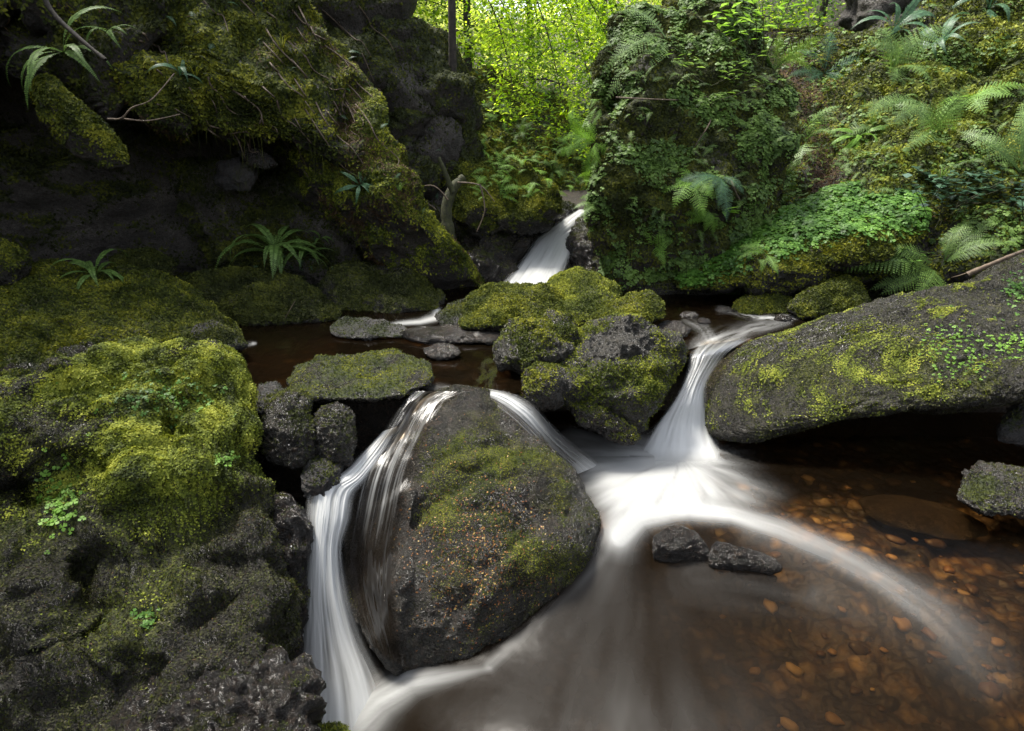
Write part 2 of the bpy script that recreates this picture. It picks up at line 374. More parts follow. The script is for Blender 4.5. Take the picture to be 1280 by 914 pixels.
    o = mesh(name, P, T, M[mat], None, {'moss': mm}, loc=loc)
    if kind == 'structure': tag(o, label, None, group, kind)
    else: tag(o, label, cat, group, kind)
    if mossn:
        mossn = int(mossn*MOSSK)
        r = leaves(P, T, mm, mossn, mossize, rng, down=down, nb=leafnb)
        if r:
            q = mesh('moss', r[0]-loc, r[1], M[mossmat], o, {'rnd': r[2]}, smooth=False)
    ROCKS[name if name not in ROCKS else name+str(len(ROCKS))] = (o, P, T, Nn, mm)

    return o, P, T, Nn, mm
# ================================================================== SETTING
rngS = np.random.RandomState(3)
# ---- ground: one sheet forming the gorge and the hillsides
def ground():
    def axis(a, b, n, near, pw=2.2):
        t = np.linspace(-1, 1, n); u = np.sign(t)*np.abs(t)**pw
        return near+np.where(u < 0, -u*(a-near), u*(b-near))
    xs = axis(-70, 70, 260, 0); ys = axis(-30, 110, 260, 4.)
    X, Y = np.meshgrid(xs, ys, indexing='ij')
    zb = np.interp(Y, [-30, -2, 1.0, 2.0, 3.35, 3.7, 5.2, 6.3, 9, 20, 60, 110], [-5, -2.4, -1.9, -1.7, -1.5, -.35, -.30, .2, .55, 2.2, 8, 16])
    xc = np.interp(Y, [0, 3, 5, 7, 10, 20], [.1, .1, .0, .5, 1.1, 1.5])
    wl = np.interp(Y, [0, 2.5, 4, 5, 6, 8, 12, 30], [2.3, 2.8, 3.6, 3.6, 3.4, 3.0, 3.0, 6]); wr = np.interp(Y, [0, 2.5, 4, 5, 6, 8, 12, 30], [3.4, 4.4, 4.8, 5.4, 6., 5., 3.0, 6])
    dl = np.maximum(xc-wl-X, 0); dr = np.maximum(X-xc-wr, 0)
    rise = 1.5*np.minimum(dl, 5)+.55*np.clip(dl-5, 0, 100)+.95*np.minimum(dr, 4.5)+.45*np.clip(dr-4.5, 0, 100)
    rise = np.minimum(rise, 14+.1*rise)
    Z = zb+rise; P = np.stack([X, Y, Z], -1)
    Z = Z+fbm(P*.7, 4)*.35*np.clip(rise, .15, 2)+.02*fbm(P*6, 3)
    P = np.stack([X, Y, Z], -1).reshape(-1, 3); Fc = grid_faces(len(xs), len(ys))
    mm = np.clip(.25+.8*fbm(P*1.1, 4), 0, 1)
    o = mesh('ground', P, Fc, M['soil'], None, {'moss': mm}); tag(o, 'dark mossy floor and slopes of the gorge', kind='structure')
ground()

# ---- left bank
G = 'structure'
blob('bank', [(-380, -420), (300, -300), (440, -60), (520, 60), (560, 200), (585, 330), (560, 370), (400, 390), (200, 380), (-100, 380), (-400, 420)],
     [(0, -300, 6.2), (500, -60, 6.4), (-300, 380, 4.6), (520, 370, 5.6)], .12, 1.2, 'bank_dark', 'dark rock wall recessed under the mossy overhang', sub=7, amp=.22, freq=.9,
     ridge=.16, seed=3, kind=G, mossp=(-.5, .5, 1.6, .45), mossn=40000, mossize=.025, mossmat='moss_dim', strat=(1, 1, 1.6))
blob('bank', [(290, -260), (440, -120), (478, -10), (500, 25), (545, 68), (578, 105), (597, 150), (594, 205), (575, 222), (545, 212), (520, 236), (470, 262), (420, 300), (360, 240), (300, 120), (240, -100)],
     [(400, -200, 7.2), (560, 80, 6.3), (450, 250, 5.7)], .45, 1.0, 'bank', 'dark mossy rock knob on which a thin tree stands', sub=7, amp=.13, freq=1.5,
     ridge=.12, seed=5, kind=G, mossp=(-.6, .5, 2.0, .36), bil=.05, mossn=34000, mossize=.022, down=.5, mossmat='moss_dim', carve=[(560, 190, 40, 30, .35), (470, 150, 40, 50, .2)])
blob('bank', [(-420, -420), (60, -360), (240, -200), (330, -90), (395, 20), (440, 90), (478, 165), (470, 215), (420, 200), (395, 186), (340, 168), (290, 160), (245, 150), (205, 152), (170, 120), (120, 60), (40, 10), (-60, 40), (-300, 80)],
     [(0, -300, 5.6), (420, 60, 5.4), (200, 140, 4.6), (470, 190, 5.0)], .28, .9, 'bank', 'mossy overhanging brow of the left slope tangled with roots', sub=7, amp=.11, freq=1.7,
     ridge=.10, seed=8, kind=G, mossp=(-.45, .5, 2.2, .44), mossn=60000, mossize=.024, down=.9, mossmat='moss', strat=(1.3, 1, .7), smooth_r=3,
     regions=[(250, 110, 110, 45, .5), (350, 110, 90, 60, .35)])
blob('bank', [(340, 130), (430, 80), (466, 120), (494, 185), (524, 245), (549, 280), (578, 318), (608, 354), (604, 371), (560, 375), (515, 366), (480, 335), (450, 300), (405, 265), (360, 215)],
     [(340, 140, 5.6), (440, 100, 5.4), (600, 360, 5.2), (500, 250, 4.95), (400, 260, 5.3)], .34, .5, 'bank', 'mossy spur running down to the pool below the overhang', sub=6, amp=.06, freq=2.6,
     ridge=.05, seed=12, kind=G, mossp=(-.6, .4, 2.6, .26), mossn=34000, mossize=.02, down=.5, mossmat='moss_mid')
blob('bank', [(230, 215), (330, 195), (400, 220), (430, 300), (450, 350), (430, 375), (390, 372), (330, 365), (270, 330), (235, 280)],
     [(300, 200, 5.5), (440, 360, 5.3), (250, 340, 5.0)], .2, .5, 'bank_dark', 'shaded rock face of the left bank behind the ferns', sub=6, amp=.10, freq=2., ridge=.1, seed=15, kind=G,
     mossp=(-.5, .6, 2.6, .42), mossn=20000, mossize=.02, mossmat='moss_dim', regions=[(300, 330, 60, 40, .7)])
blob('bank', [(-350, -250), (100, -250), (190, -80), (200, 20), (178, 80), (160, 128), (120, 140), (85, 118), (40, 104), (0, 80), (-150, 110), (-350, 100)],
     [(0, -200, 5.2), (180, 0, 4.8), (60, 100, 4.55)], .2, .7, 'bank', 'dim mossy shoulder at the upper left where a fern hangs', sub=6, amp=.12, freq=2., ridge=.08, seed=19, kind=G,
     mossp=(-.5, .6, 2.4, .42), mossn=16000, mossize=.024, mossmat='moss_dim', down=.6)
blob('boulder', [(296, 190), (312, 180), (338, 196), (348, 206), (335, 212), (310, 208)], [(320, 180, 4.95), (320, 212, 4.85)], .08, .3, 'rock', 'pale wedge of rock lodged in the dark hollow under the brow', sub=5, amp=.02, freq=6, seed=20, mossp=(.9, 1.2, 4, .6), smooth_r=2)
blob('boulder', [(275, 205), (300, 196), (318, 214), (310, 235), (285, 240), (270, 225)], [(295, 196, 5.0), (295, 240, 4.9)], .1, .3, 'rock_dark', 'dark broken block below the pale wedge in the hollow', sub=5, amp=.03, freq=6, ridge=.02, seed=22, mossp=(.9, 1.2, 4, .6), smooth_r=2)
blob('rock_ledge', [(36, 112), (44, 98), (60, 96), (78, 108), (105, 135), (135, 165), (155, 190), (158, 207), (135, 212), (105, 200), (75, 180), (50, 150)],
     [(40, 110, 4.2), (150, 200, 4.1)], .12, .5, 'bank', 'narrow mossy ledge jutting below the hanging fern at upper left', cat='ledge', sub=5, amp=.03, freq=4,
     seed=17, mossp=(-.4, .5, 4, .35), mossn=9000, mossize=.018, down=.4, mossmat='moss')
BROW = None
for k_, b_ in ROCKS.items():
    if 'x' in '' or k_ == 'x': BROW = b_
# mossy mounds by the left water edge
mg = 'mossy mounds along the left edge of the pool'
blob('mossy_mound', [(-170, 380), (-60, 352), (20, 338), (60, 333), (120, 340), (175, 338), (225, 360), (262, 384), (292, 408), (305, 428), (270, 440), (200, 446), (130, 448), (70, 470), (10, 490), (-100, 520), (-200, 500)],
     [(0, 350, 4.2), (250, 380, 4.1), (280, 435, 3.55), (0, 485, 3.1)], .26, .6, 'rock_mossy', 'broad low mound of thick green moss at the water edge on the left', 'mound', sub=7, amp=.05, freq=2.4,
     bil=.07, seed=21, mossp=(-.35, .45, 2.5, .30), mossn=60000, mossize=.016, mossmat='moss', group=mg)
blob('mossy_mound', [(190, 362), (230, 350), (262, 346), (310, 344), (360, 348), (396, 362), (424, 388), (418, 402), (370, 408), (320, 410), (280, 402), (230, 395)],
     [(300, 345, 4.7), (300, 408, 4.15)], .2, .4, 'rock_mossy', 'low dark green mound between the broad mound and the dark slab', 'mound', sub=6, amp=.04, freq=3, bil=.05, seed=24,
     mossp=(-.3, .5, 2.5, .36), mossn=22000, mossize=.016, mossmat='moss_dim', group=mg)
blob('mossy_mound', [(-120, 330), (-60, 300), (0, 300), (22, 312), (34, 330), (20, 350), (-40, 365), (-120, 365)],
     [(0, 300, 4.1), (0, 360, 4.0)], .2, .4, 'rock_mossy', 'small moss hump cut off by the left picture edge', 'mound', sub=5, amp=.04, freq=3, bil=.04, seed=26,
     mossp=(-.3, .5, 2.5, .3), mossn=8000, mossize=.016, mossmat='moss', group=mg)
blob('mossy_mound', [(140, 330), (155, 318), (185, 317), (215, 328), (212, 345), (170, 350)],
     [(180, 318, 4.7), (180, 350, 4.5)], .12, .4, 'rock_mossy', 'small round moss hump behind the broad mound beside the arching fern', 'mound', sub=5, amp=.03, freq=3, bil=.04, seed=28,
     mossp=(-.3, .5, 2.5, .3), mossn=4000, mossize=.016, mossmat='moss_dim', group=mg)
blob('boulder', [(408, 365), (425, 340), (455, 328), (495, 334), (535, 352), (552, 372), (545, 392), (500, 402), (450, 402), (415, 392)],
     [(460, 330, 5.0), (460, 400, 4.45)], .18, .4, 'rock_mossy', 'dim moss-topped boulder at the foot of the mossy spur', sub=6, amp=.06, freq=3, ridge=.03, seed=31,
     mossp=(.0, .7, 3, .42), mossn=9000, mossize=.015, mossmat='moss_dim')
blob('boulder', [(225, 425), (245, 408), (272, 404), (298, 415), (308, 432), (285, 442), (240, 444)],
     [(260, 405, 3.6), (260, 444, 3.35)], .1, .2, 'rock_dark', 'small dark boulder at the tip of the broad left mound', sub=5, amp=.03, freq=5, seed=33, mossn=2500, mossp=(.2, .8, 4, .45), mossmat='moss_dim')
blob('boulder', [(60, 445), (100, 432), (180, 428), (240, 435), (270, 447), (230, 462), (140, 470), (60, 490), (-40, 520), (-60, 480)],
     [(100, 430, 3.45), (100, 480, 3.0)], .1, .3, 'rock_wet', 'low wet black rock along the base of the broad left mound', sub=6, amp=.05, freq=5, ridge=.02, seed=35, mossn=1500, mossp=(.5, .9, 4, .5), mossmat='moss_dim')

# ---- right bank
blob('bank', [(870, 30), (930, 40), (1000, 80), (1060, 60), (1150, 10), (1280, -70), (1500, -200), (1750, -100), (1750, 420), (1500, 380), (1280, 345), (1180, 345), (1100, 352), (1000, 372), (930, 365), (880, 320), (860, 200)],
     [(950, 60, 8.2), (1280, -40, 7.6), (1150, 340, 4.6), (1600, 330, 3.9), (930, 360, 5.1), (1050, 200, 6.0)], .30, 1.2, 'bank', 'steep ferny slope of the right bank', sub=7, amp=.13, freq=1.4, ridge=.10,
     seed=41, kind=G, mossp=(-.5, .5, 1.4, .40), mossn=75000, mossize=.026, mossmat='moss', down=.2, bil=.08,
     regions=[(1150, 150, 130, 110, .4), (1260, 80, 80, 120, .45), (960, 110, 60, 50, -.8), (1030, 240, 30, 60, -.6), (1260, 160, 60, 60, -.3)])
RBANK = list(ROCKS.values())[-1]
add_later = []
blob('rock_pillar', [(744, 130), (752, 66), (775, 28), (815, 6), (860, -12), (915, 0), (950, 40), (975, 110), (985, 190), (975, 270), (950, 320), (925, 350), (915, 366), (850, 370), (790, 366), (758, 350), (748, 300), (745, 262), (752, 220), (748, 180)],
     [(820, 10, 5.9), (760, 120, 5.3), (850, 365, 5.0), (950, 200, 5.3)], .38, .8, 'bank', 'tall mossy rock pillar draped with ferns right of the small waterfall', 'rock', sub=7, amp=.10, freq=1.8, ridge=.06,
     seed=44, mossp=(-.7, .5, 2.2, .36), mossn=60000, mossize=.022, mossmat='moss_dim', down=.9, smooth_r=3, carve=[(765, 130, 22, 40, .3), (800, 320, 60, 40, .1)], regions=[(830, 15, 80, 25, .6), (780, 235, 40, 60, .5)])
blob('bank', [(1052, -120), (1055, -20), (1050, 25), (1080, 48), (1150, 38), (1240, 0), (1350, -60), (1350, -160)],
     [(1100, -100, 8.4), (1250, 0, 7.6), (1060, 40, 8.0)], .4, 1., 'bank_dark', 'dark overhanging rock at the top of the right slope', sub=6, amp=.12, freq=1.6, ridge=.1, seed=47, kind=G, mossp=(.2, .9, 2, .55), mossn=3000, mossize=.02, mossmat='moss_dim')
blob('rock_ledge', [(836, 330), (870, 305), (920, 288), (960, 272), (1020, 252), (1085, 236), (1135, 240), (1150, 268), (1145, 305), (1110, 325), (1060, 330), (1010, 335), (960, 345), (900, 362), (850, 362)],
     [(1100, 240, 5.2), (850, 340, 5.0), (1000, 335, 4.55), (1140, 300, 4.6)], .2, .5, 'bank', 'long mossy ledge carpeted with bright green sorrel on the right bank', 'ledge', sub=7, amp=.05, freq=2.6, bil=.05,
     seed=50, mossp=(-.6, .3, 2, .28), mossn=30000, mossize=.02, mossmat='moss')
LEDGE = list(ROCKS.values())[-1]; ROCKS['ledge'] = LEDGE
blob('boulder', [(925, 350), (935, 322), (960, 305), (1000, 302), (1045, 305), (1062, 322), (1050, 345), (1010, 362), (960, 372), (932, 370)],
     [(980, 305, 4.75), (980, 370, 4.6)], .2, .4, 'rock_mossy', 'brown mossy boulder under the front end of the sorrel ledge', sub=6, amp=.05, freq=4, ridge=.03, seed=53,
     mossp=(-.4, .6, 3, .42), mossn=9000, mossize=.015, mossmat='moss')
blob('boulder', [(985, 385), (1000, 368), (1025, 356), (1050, 348), (1075, 358), (1085, 375), (1078, 392), (1040, 402), (1000, 400)],
     [(1040, 350, 4.5), (1040, 400, 4.2)], .12, .3, 'rock_mossy', 'yellow-mossed stone against the upstream side of the long slab', sub=6, amp=.03, freq=5, seed=55, bil=.02, mossp=(-.3, .5, 3, .36), mossn=8000, mossize=.013, mossmat='moss')
blob('boulder', [(915, 388), (925, 375), (950, 368), (978, 370), (992, 382), (985, 394), (950, 398), (925, 397)],
     [(950, 368, 4.6), (950, 398, 4.35)], .1, .2, 'rock_mossy', 'low mossy stone in the water under the right bank', sub=5, amp=.03, freq=5, seed=57, bil=.02, mossp=(.0, .6, 3, .36), mossn=4500, mossize=.013, mossmat='moss')
blob('boulder', [(750, 330), (790, 345), (860, 350), (915, 350), (925, 372), (860, 374), (800, 374), (770, 372)],
     [(840, 340, 5.05), (840, 374, 4.95)], .12, .3, 'rock_mossy', 'dark mossy foot of rock under the pillar at the water line', sub=6, amp=.04, freq=4, seed=59, mossp=(.0, .7, 3, .4), mossn=5000, mossize=.016, mossmat='moss_dim')

# ---- rocks around the small waterfall
blob('boulder', [(563, 232), (568, 205), (585, 196), (620, 200), (655, 210), (685, 228), (698, 245), (705, 262), (690, 285), (640, 292), (590, 285), (570, 262)],
     [(600, 198, 6.0), (640, 290, 5.6)], .25, .5, 'rock_mossy', 'moss-capped dark boulder left above the small waterfall', sub=6, amp=.08, freq=2.6, ridge=.05, seed=61,
     mossp=(-.3, .4, 2.5, .3), mossn=24000, mossize=.018, mossmat='moss', regions=[(640, 225, 50, 18, .5)])
blob('boulder', [(575, 300), (600, 280), (640, 272), (668, 278), (672, 290), (655, 318), (645, 350), (610, 372), (575, 368), (560, 340)],
     [(620, 275, 5.95), (620, 370, 5.35)], .2, .5, 'rock_wet', 'dark wet rock left of the small waterfall', sub=6, amp=.08, freq=3, ridge=.05, seed=63, mossp=(.3, .9, 3, .5), mossn=3000, mossmat='moss_dim')
blob('boulder', [(715, 300), (735, 262), (755, 258), (785, 300), (800, 350), (790, 372), (740, 368), (712, 352)],
     [(740, 262, 5.9), (740, 365, 5.25)], .15, .4, 'rock_wet', 'dark wet rock right of the small waterfall', sub=6, amp=.06, freq=3, ridge=.04, seed=65, mossp=(.3, .9, 3, .5), mossn=2500, mossmat='moss_dim')
blob('boulder', [(655, 272), (675, 258), (705, 250), (722, 258), (720, 274), (695, 290), (665, 292)],
     [(690, 252, 6.3), (690, 290, 6.1)], .1, .3, 'rock_wet', 'small dark stone at the left lip of the small waterfall', sub=5, amp=.03, freq=5, seed=66, mossp=(.4, .9, 3, .5), mossn=1200, mossmat='moss_dim')
blob('cascade_rock', [(650, 300), (700, 272), (745, 262), (755, 300), (740, 350), (700, 375), (640, 372)],
     [(700, 265, 6.5), (700, 372, 5.55)], .08, .5, 'rock_wet', 'black rock step behind the small waterfall', 'rock', sub=6, amp=.06, freq=4, seed=67, mossp=(.9, 1.2, 3, .5))
# far bank behind the fall
blob('bank', [(560, 95), (600, 95), (640, 100), (690, 118), (730, 150), (752, 180), (770, 300), (700, 300), (640, 280), (560, 280), (500, 200)],
     [(600, 90, 10.), (740, 170, 9.6), (650, 280, 8.0)], .4, 1., 'bank', 'green ferny slope behind the small waterfall', sub=7, amp=.16, freq=1.3, ridge=.08, seed=69, kind=G,
     mossp=(-.7, .4, 1.3, .32), mossn=40000, mossize=.035, mossmat='moss', down=.2)
FARBANK = list(ROCKS.values())[-1]

# ---- boulders in midstream
ms = 'mossy boulders in midstream'
blob('boulder', [(683, 360), (700, 345), (722, 340), (745, 343), (765, 360), (778, 385), (770, 410), (720, 415), (690, 400)],
     [(730, 342, 4.5), (730, 412, 3.9)], .2, .3, 'rock_mossy', 'rounded mossy boulder below the small waterfall, topmost of the midstream heap', sub=6, amp=.04, freq=3, seed=71, group=ms,
     mossp=(-.2, .6, 3, .36), mossn=16000, mossize=.011, mossmat='moss_mid', bil=.015)
blob('boulder', [(572, 402), (590, 378), (615, 362), (645, 356), (690, 358), (708, 372), (712, 400), (680, 412), (620, 412), (580, 412)],
     [(640, 358, 4.35), (640, 412, 3.85)], .2, .3, 'rock_mossy', 'long yellow-green mossy boulder left in the midstream heap', sub=6, amp=.05, freq=3, ridge=.02, seed=73, group=ms,
     mossp=(-.3, .5, 3, .36), mossn=16000, mossize=.013, mossmat='moss', bil=.015)
blob('boulder', [(738, 398), (758, 380), (790, 370), (815, 368), (832, 378), (833, 398), (800, 415), (760, 420), (735, 412)],
     [(790, 370, 4.1), (790, 418, 3.8)], .14, .3, 'rock_mossy', 'low rounded mossy boulder right in the midstream heap', sub=6, amp=.03, freq=4, seed=75, group=ms,
     mossp=(.0, .6, 3, .40), mossn=9000, mossize=.012, mossmat='moss')
blob('boulder', [(624, 438), (642, 410), (666, 393), (686, 388), (710, 396), (724, 414), (712, 438), (690, 456), (655, 462), (628, 456)],
     [(680, 390, 3.65), (680, 462, 3.15)], .18, .3, 'rock_mossy', 'peaked grey-green boulder in front of the midstream heap', sub=6, amp=.05, freq=4, ridge=.03, seed=77, group=ms,
     mossp=(-.1, .7, 3.5, .56), mossn=6000, mossize=.012, mossmat='moss', smooth_r=2)
blob('boulder', [(672, 470), (685, 448), (710, 425), (745, 405), (790, 394), (825, 400), (850, 420), (854, 450), (840, 485), (820, 515), (800, 530), (770, 533), (735, 520), (700, 505), (680, 495)],
     [(790, 395, 3.60), (690, 450, 3.30), (800, 530, 3.12)], .24, .4, 'rock_mossy', 'largest midstream boulder, grey top and dark mossy face', sub=7, amp=.05, freq=3, ridge=.03, seed=79, group=ms,
     mossp=(-.4, .5, 3.5, .60), mossn=14000, mossize=.011, mossmat='moss_mid', ledges=[([(700, 470), (760, 455), (840, 450)], .02, 4, 35), ([(740, 500), (790, 480), (845, 480)], .015, 4, 30)], regions=[(770, 430, 40, 16, -.6), (800, 460, 60, 40, .25)])
blob('boulder', [(652, 490), (656, 460), (672, 450), (700, 456), (715, 480), (710, 508), (680, 515), (658, 508)],
     [(680, 450, 3.1), (680, 512, 2.98)], .12, .2, 'rock', 'dark stone wedged left under the largest midstream boulder', sub=5, amp=.03, freq=5, seed=81, mossp=(.1, .8, 3, .5), mossn=2500, mossize=.011)
blob('boulder', [(715, 505), (735, 498), (765, 515), (795, 535), (803, 552), (785, 556), (755, 545), (720, 530)],
     [(740, 500, 3.05), (790, 552, 2.95)], .06, .2, 'rock_wet', 'narrow dark stone at the foot of the largest midstream boulder beside the white water', sub=5, amp=.02, freq=7, seed=83, mossp=(.1, .8, 5, .5), mossn=1800, mossize=.01)
blob('boulder', [(818, 410), (830, 401), (850, 402), (864, 411), (858, 421), (835, 423)],
     [(840, 402, 3.98), (840, 423, 3.77)], .07, .1, 'rock_wet', 'small dark wet stone right behind the largest midstream boulder', sub=5, amp=.01, freq=7, seed=85, mossp=(.9, 1.2, 5, .5))
fg = 'dark stones breaking the pool surface'
blob('boulder', [(412, 408), (430, 397), (455, 398), (480, 402), (500, 408), (520, 416), (500, 422), (440, 424), (415, 420)],
     [(450, 398, 4.08), (450, 424, 3.76)], .06, .15, 'rock_dark', 'flat dark stone in the pool left of the little white spill', sub=5, amp=.02, freq=7, seed=87, group=fg, mossp=(.5, 1, 5, .5), mossn=700, mossmat='moss_dim')
blob('boulder', [(545, 395), (560, 378), (590, 372), (608, 382), (612, 402), (585, 412), (552, 410)],
     [(580, 374, 4.35), (580, 411, 3.95)], .1, .2, 'rock_dark', 'dark stone left beside the long yellow-green midstream boulder', sub=5, amp=.02, freq=6, seed=89, group=fg, mossp=(.2, 1, 5, .45), mossn=2200, mossmat='moss_dim')
blob('boulder', [(498, 418), (530, 407), (575, 404), (620, 408), (642, 420), (620, 430), (560, 428), (520, 428)],
     [(570, 405, 3.95), (570, 429, 3.68)], .05, .12, 'rock_wet', 'flat wet glistening stone before the long yellow-green midstream boulder', sub=5, amp=.02, freq=8, ridge=.01, seed=91, group=fg, mossp=(.9, 1.2, 5, .5))
blob('boulder', [(529, 440), (535, 432), (552, 430), (570, 434), (577, 443), (560, 450), (538, 449)],
     [(552, 431, 3.52), (552, 449, 3.40)], .04, .06, 'rock_wet', 'small brown pebble-like stone alone in the middle of the pool', sub=5, amp=.01, freq=8, seed=93, group=fg, mossp=(.9, 1.2, 5, .5))
for (x0, y0, w, h, Y, lb) in [(862, 394, 26, 8, 4.4, 'tiny wet stone breaking the riffle, upstream of the right chute'), (905, 388, 22, 7, 4.6, 'tiny wet stone nearest the low mossy stone under the right bank'),
                              (880, 402, 16, 6, 4.25, 'tiny wet stone beside the small dark wet stone in the riffle'), (980, 399, 26, 9, 4.2, 'tiny wet stone at the water line before the yellow-mossed stone')]:
    blob('boulder', [(x0-w/2, y0), (x0-w/4, y0-h*.6), (x0+w/4, y0-h*.5), (x0+w/2, y0+h*.1), (x0+w/4, y0+h*.6), (x0-w/3, y0+h*.5)], [(x0, y0-h, 1.3/math.tan(PITCH+math.atan((y0-457)/F))+.03), (x0, y0+h, 1.3/math.tan(PITCH+math.atan((y0-457)/F))-.07)], .03, .06,
         'rock_wet', lb, sub=4, amp=.008, freq=10, seed=int(x0), group=fg, mossp=(.9, 1.2, 5, .5))

# ---- the rock dam left of the central boulder
dg = 'rocks piled in the dam left of the central boulder'
blob('rock_slab', [(358, 478), (368, 460), (400, 448), (450, 442), (495, 441), (525, 448), (543, 468), (535, 482), (505, 495), (470, 500), (430, 500), (390, 498), (362, 492)],
     [(450, 442, 3.45), (450, 500, 2.75)], .10, .3, 'rock', 'flat-topped overhanging grey slab at the lip of the pool', 'rock slab', sub=6, amp=.025, freq=4, ridge=.015, seed=101, group=dg,
     mossp=(.4, .8, 4, .45), mossn=6000, mossize=.010, mossmat='moss', box=1.3)
blob('boulder', [(330, 530), (340, 500), (365, 490), (385, 500), (392, 540), (388, 575), (365, 585), (335, 570)],
     [(360, 492, 2.75), (360, 585, 2.5)], .12, .2, 'rock', 'dark oval stone beneath the left end of the flat slab', sub=6, amp=.03, freq=5, seed=103, group=dg, mossp=(-.1, .8, 5, .55), mossn=1500, mossize=.01, mossmat='moss_dim')
blob('boulder', [(390, 530), (402, 510), (422, 507), (440, 520), (447, 550), (436, 578), (410, 585), (393, 565)],
     [(420, 508, 2.72), (420, 585, 2.55)], .12, .2, 'rock', 'upright egg-shaped brown stone under the flat slab beside the left fall', sub=6, amp=.02, freq=5, seed=105, group=dg, mossp=(.4, 1, 5, .55), mossn=500, mossize=.01, mossmat='moss_dim')
blob('boulder', [(375, 600), (385, 575), (410, 568), (432, 580), (430, 605), (405, 625), (380, 622)],
     [(400, 570, 2.55), (400, 622, 2.4)], .1, .2, 'rock_dark', 'small dark stone below the egg-shaped brown stone', sub=5, amp=.02, freq=6, seed=107, group=dg, mossp=(.4, 1, 5, .6), mossn=500, mossize=.01, mossmat='moss_dim')
blob('boulder', [(315, 500), (325, 482), (345, 478), (362, 490), (360, 515), (340, 525), (320, 520)],
     [(340, 480, 2.9), (340, 522, 2.7)], .08, .2, 'rock_dark', 'small stone squeezed between the near mossy boulder and the flat slab', sub=5, amp=.02, freq=6, seed=109, group=dg, mossp=(.4, 1, 5, .6), mossn=400, mossize=.01, mossmat='moss_dim')
blob('boulder', [(300, 500), (380, 480), (480, 480), (560, 500), (560, 700), (500, 840), (380, 900), (300, 860), (290, 650)],
     [(420, 480, 3.1), (420, 880, 2.35)], .05, .3, 'rock_wet', 'black wet rock wall behind the left fall', 'rock', sub=6, amp=.05, freq=4, ridge=.03, seed=111, mossp=(.9, 1.3, 5, .5))
# ---- central boulder
CB = blob('boulder', [(424, 700), (430, 640), (448, 592), (482, 545), (506, 508), (528, 489), (560, 484), (606, 486), (645, 516), (688, 560), (730, 612), (752, 655), (748, 695), (722, 733), (665, 780), (615, 828), (590, 842), (540, 844), (495, 838), (455, 800), (434, 750)],
     [(560, 487, 2.95), (590, 840, 1.98), (430, 700, 2.3), (750, 660, 2.45)], .22, .4, 'rock', 'big domed wet boulder in the centre, flecked with fallen bits, beside the left fall',
     sub=7, amp=.035, freq=2.6, ridge=.012, fine=.006, seed=121, mossp=(.1, .9, 5., .60), mossn=16000, mossize=.0065, mossmat='moss', box=1.1,
     ledges=[([(505, 612), (560, 582), (620, 566), (685, 582)], .020, 4, 40), ([(488, 740), (512, 672), (548, 636), (600, 612), (655, 602)], .030, 5, 50), ([(560, 790), (620, 712), (680, 660), (725, 650)], .014, 4, 40), ([(500, 830), (505, 740), (515, 660)], -.02, 5, 40)],
     carve=[(450, 710, 40, 110, .09), (562, 640, 34, 12, .03), (560, 588, 40, 9, .025), (640, 590, 60, 25, -.03), (695, 660, 35, 45, -.045), (610, 700, 50, 60, -.03), (660, 610, 14, 30, .02)],
     regions=[(690, 700, 50, 30, .4), (560, 620, 40, 60, .35), (640, 575, 60, 14, .5), (590, 500, 60, 30, -.5), (480, 700, 40, 120, -1)], mossmax=.8, leafnb=.35)
# ---- near left boulder and the wet rocks at its foot
NL = blob('boulder', [(-330, 620), (-200, 555), (-60, 515), (0, 498), (60, 480), (110, 458), (160, 442), (215, 439), (265, 448), (300, 462), (320, 490), (318, 540), (320, 590), (340, 625), (350, 680), (346, 750), (346, 850), (355, 960), (330, 1150), (-300, 1250)],
     [(180, 440, 2.75), (372, 700, 2.12), (0, 900, 1.55), (-100, 540, 2.3)], .28, .7, 'rock_mossy', 'huge near boulder with bright yellow-green moss on its crown, at left', sub=7, amp=.08, freq=1.9, ridge=.07, fine=.016, bil=.022, ledges=[([(60, 690), (150, 655), (250, 670), (330, 650)], .03, 6, 60), ([(20, 860), (140, 800), (260, 790), (340, 740)], .035, 7, 60), ([(120, 540), (180, 590), (200, 660)], .02, 5, 40)],
     seed=131, mossp=(-.6, .5, 2.4, .50), mossn=0, mossize=.012, smooth_r=3, box=1.25,
     carve=[(20, 615, 60, 42, .45), (120, 545, 14, 60, .07), (215, 545, 16, 60, .10), (150, 640, 40, 18, .06), (260, 700, 60, 20, .06), (105, 750, 26, 70, .20), (170, 840, 60, 30, .06)],
     regions=[(120, 480, 90, 26, .6), (210, 500, 70, 60, .7), (270, 500, 60, 70, .55), (80, 560, 60, 50, .4), (200, 620, 100, 70, .45), (240, 640, 60, 50, .25), (30, 700, 60, 60, .1), (180, 860, 250, 70, -.5), (300, 750, 80, 120, -.5), (10, 850, 80, 100, -.2)])
def add_leaves(B, name, n, size, mat, mfun=None, **kw):
    o, P, T, Nn, mm = B; loc = np.array(o.location); rng = np.random.RandomState(n)
    m = mm if mfun is None else np.clip(mfun(P, Nn, mm), 0, 1)
    r = leaves(P, T, m, n, size, rng, **kw)
    return mesh(name, r[0]-loc, r[1], M[mat], o, {'rnd': r[2]}, smooth=False)
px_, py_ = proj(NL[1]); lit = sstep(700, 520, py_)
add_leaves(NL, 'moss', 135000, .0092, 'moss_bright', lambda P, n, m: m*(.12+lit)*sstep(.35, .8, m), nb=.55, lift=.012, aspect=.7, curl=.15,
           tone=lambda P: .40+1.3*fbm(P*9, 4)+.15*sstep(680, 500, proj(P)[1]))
add_leaves(NL, 'moss_thread', 60000, .012, 'moss_dim', lambda P, n, m: .35+.8*fbm(P*4+2, 3)+m*.4, nb=.35, lift=.004, aspect=.3, down=.6)
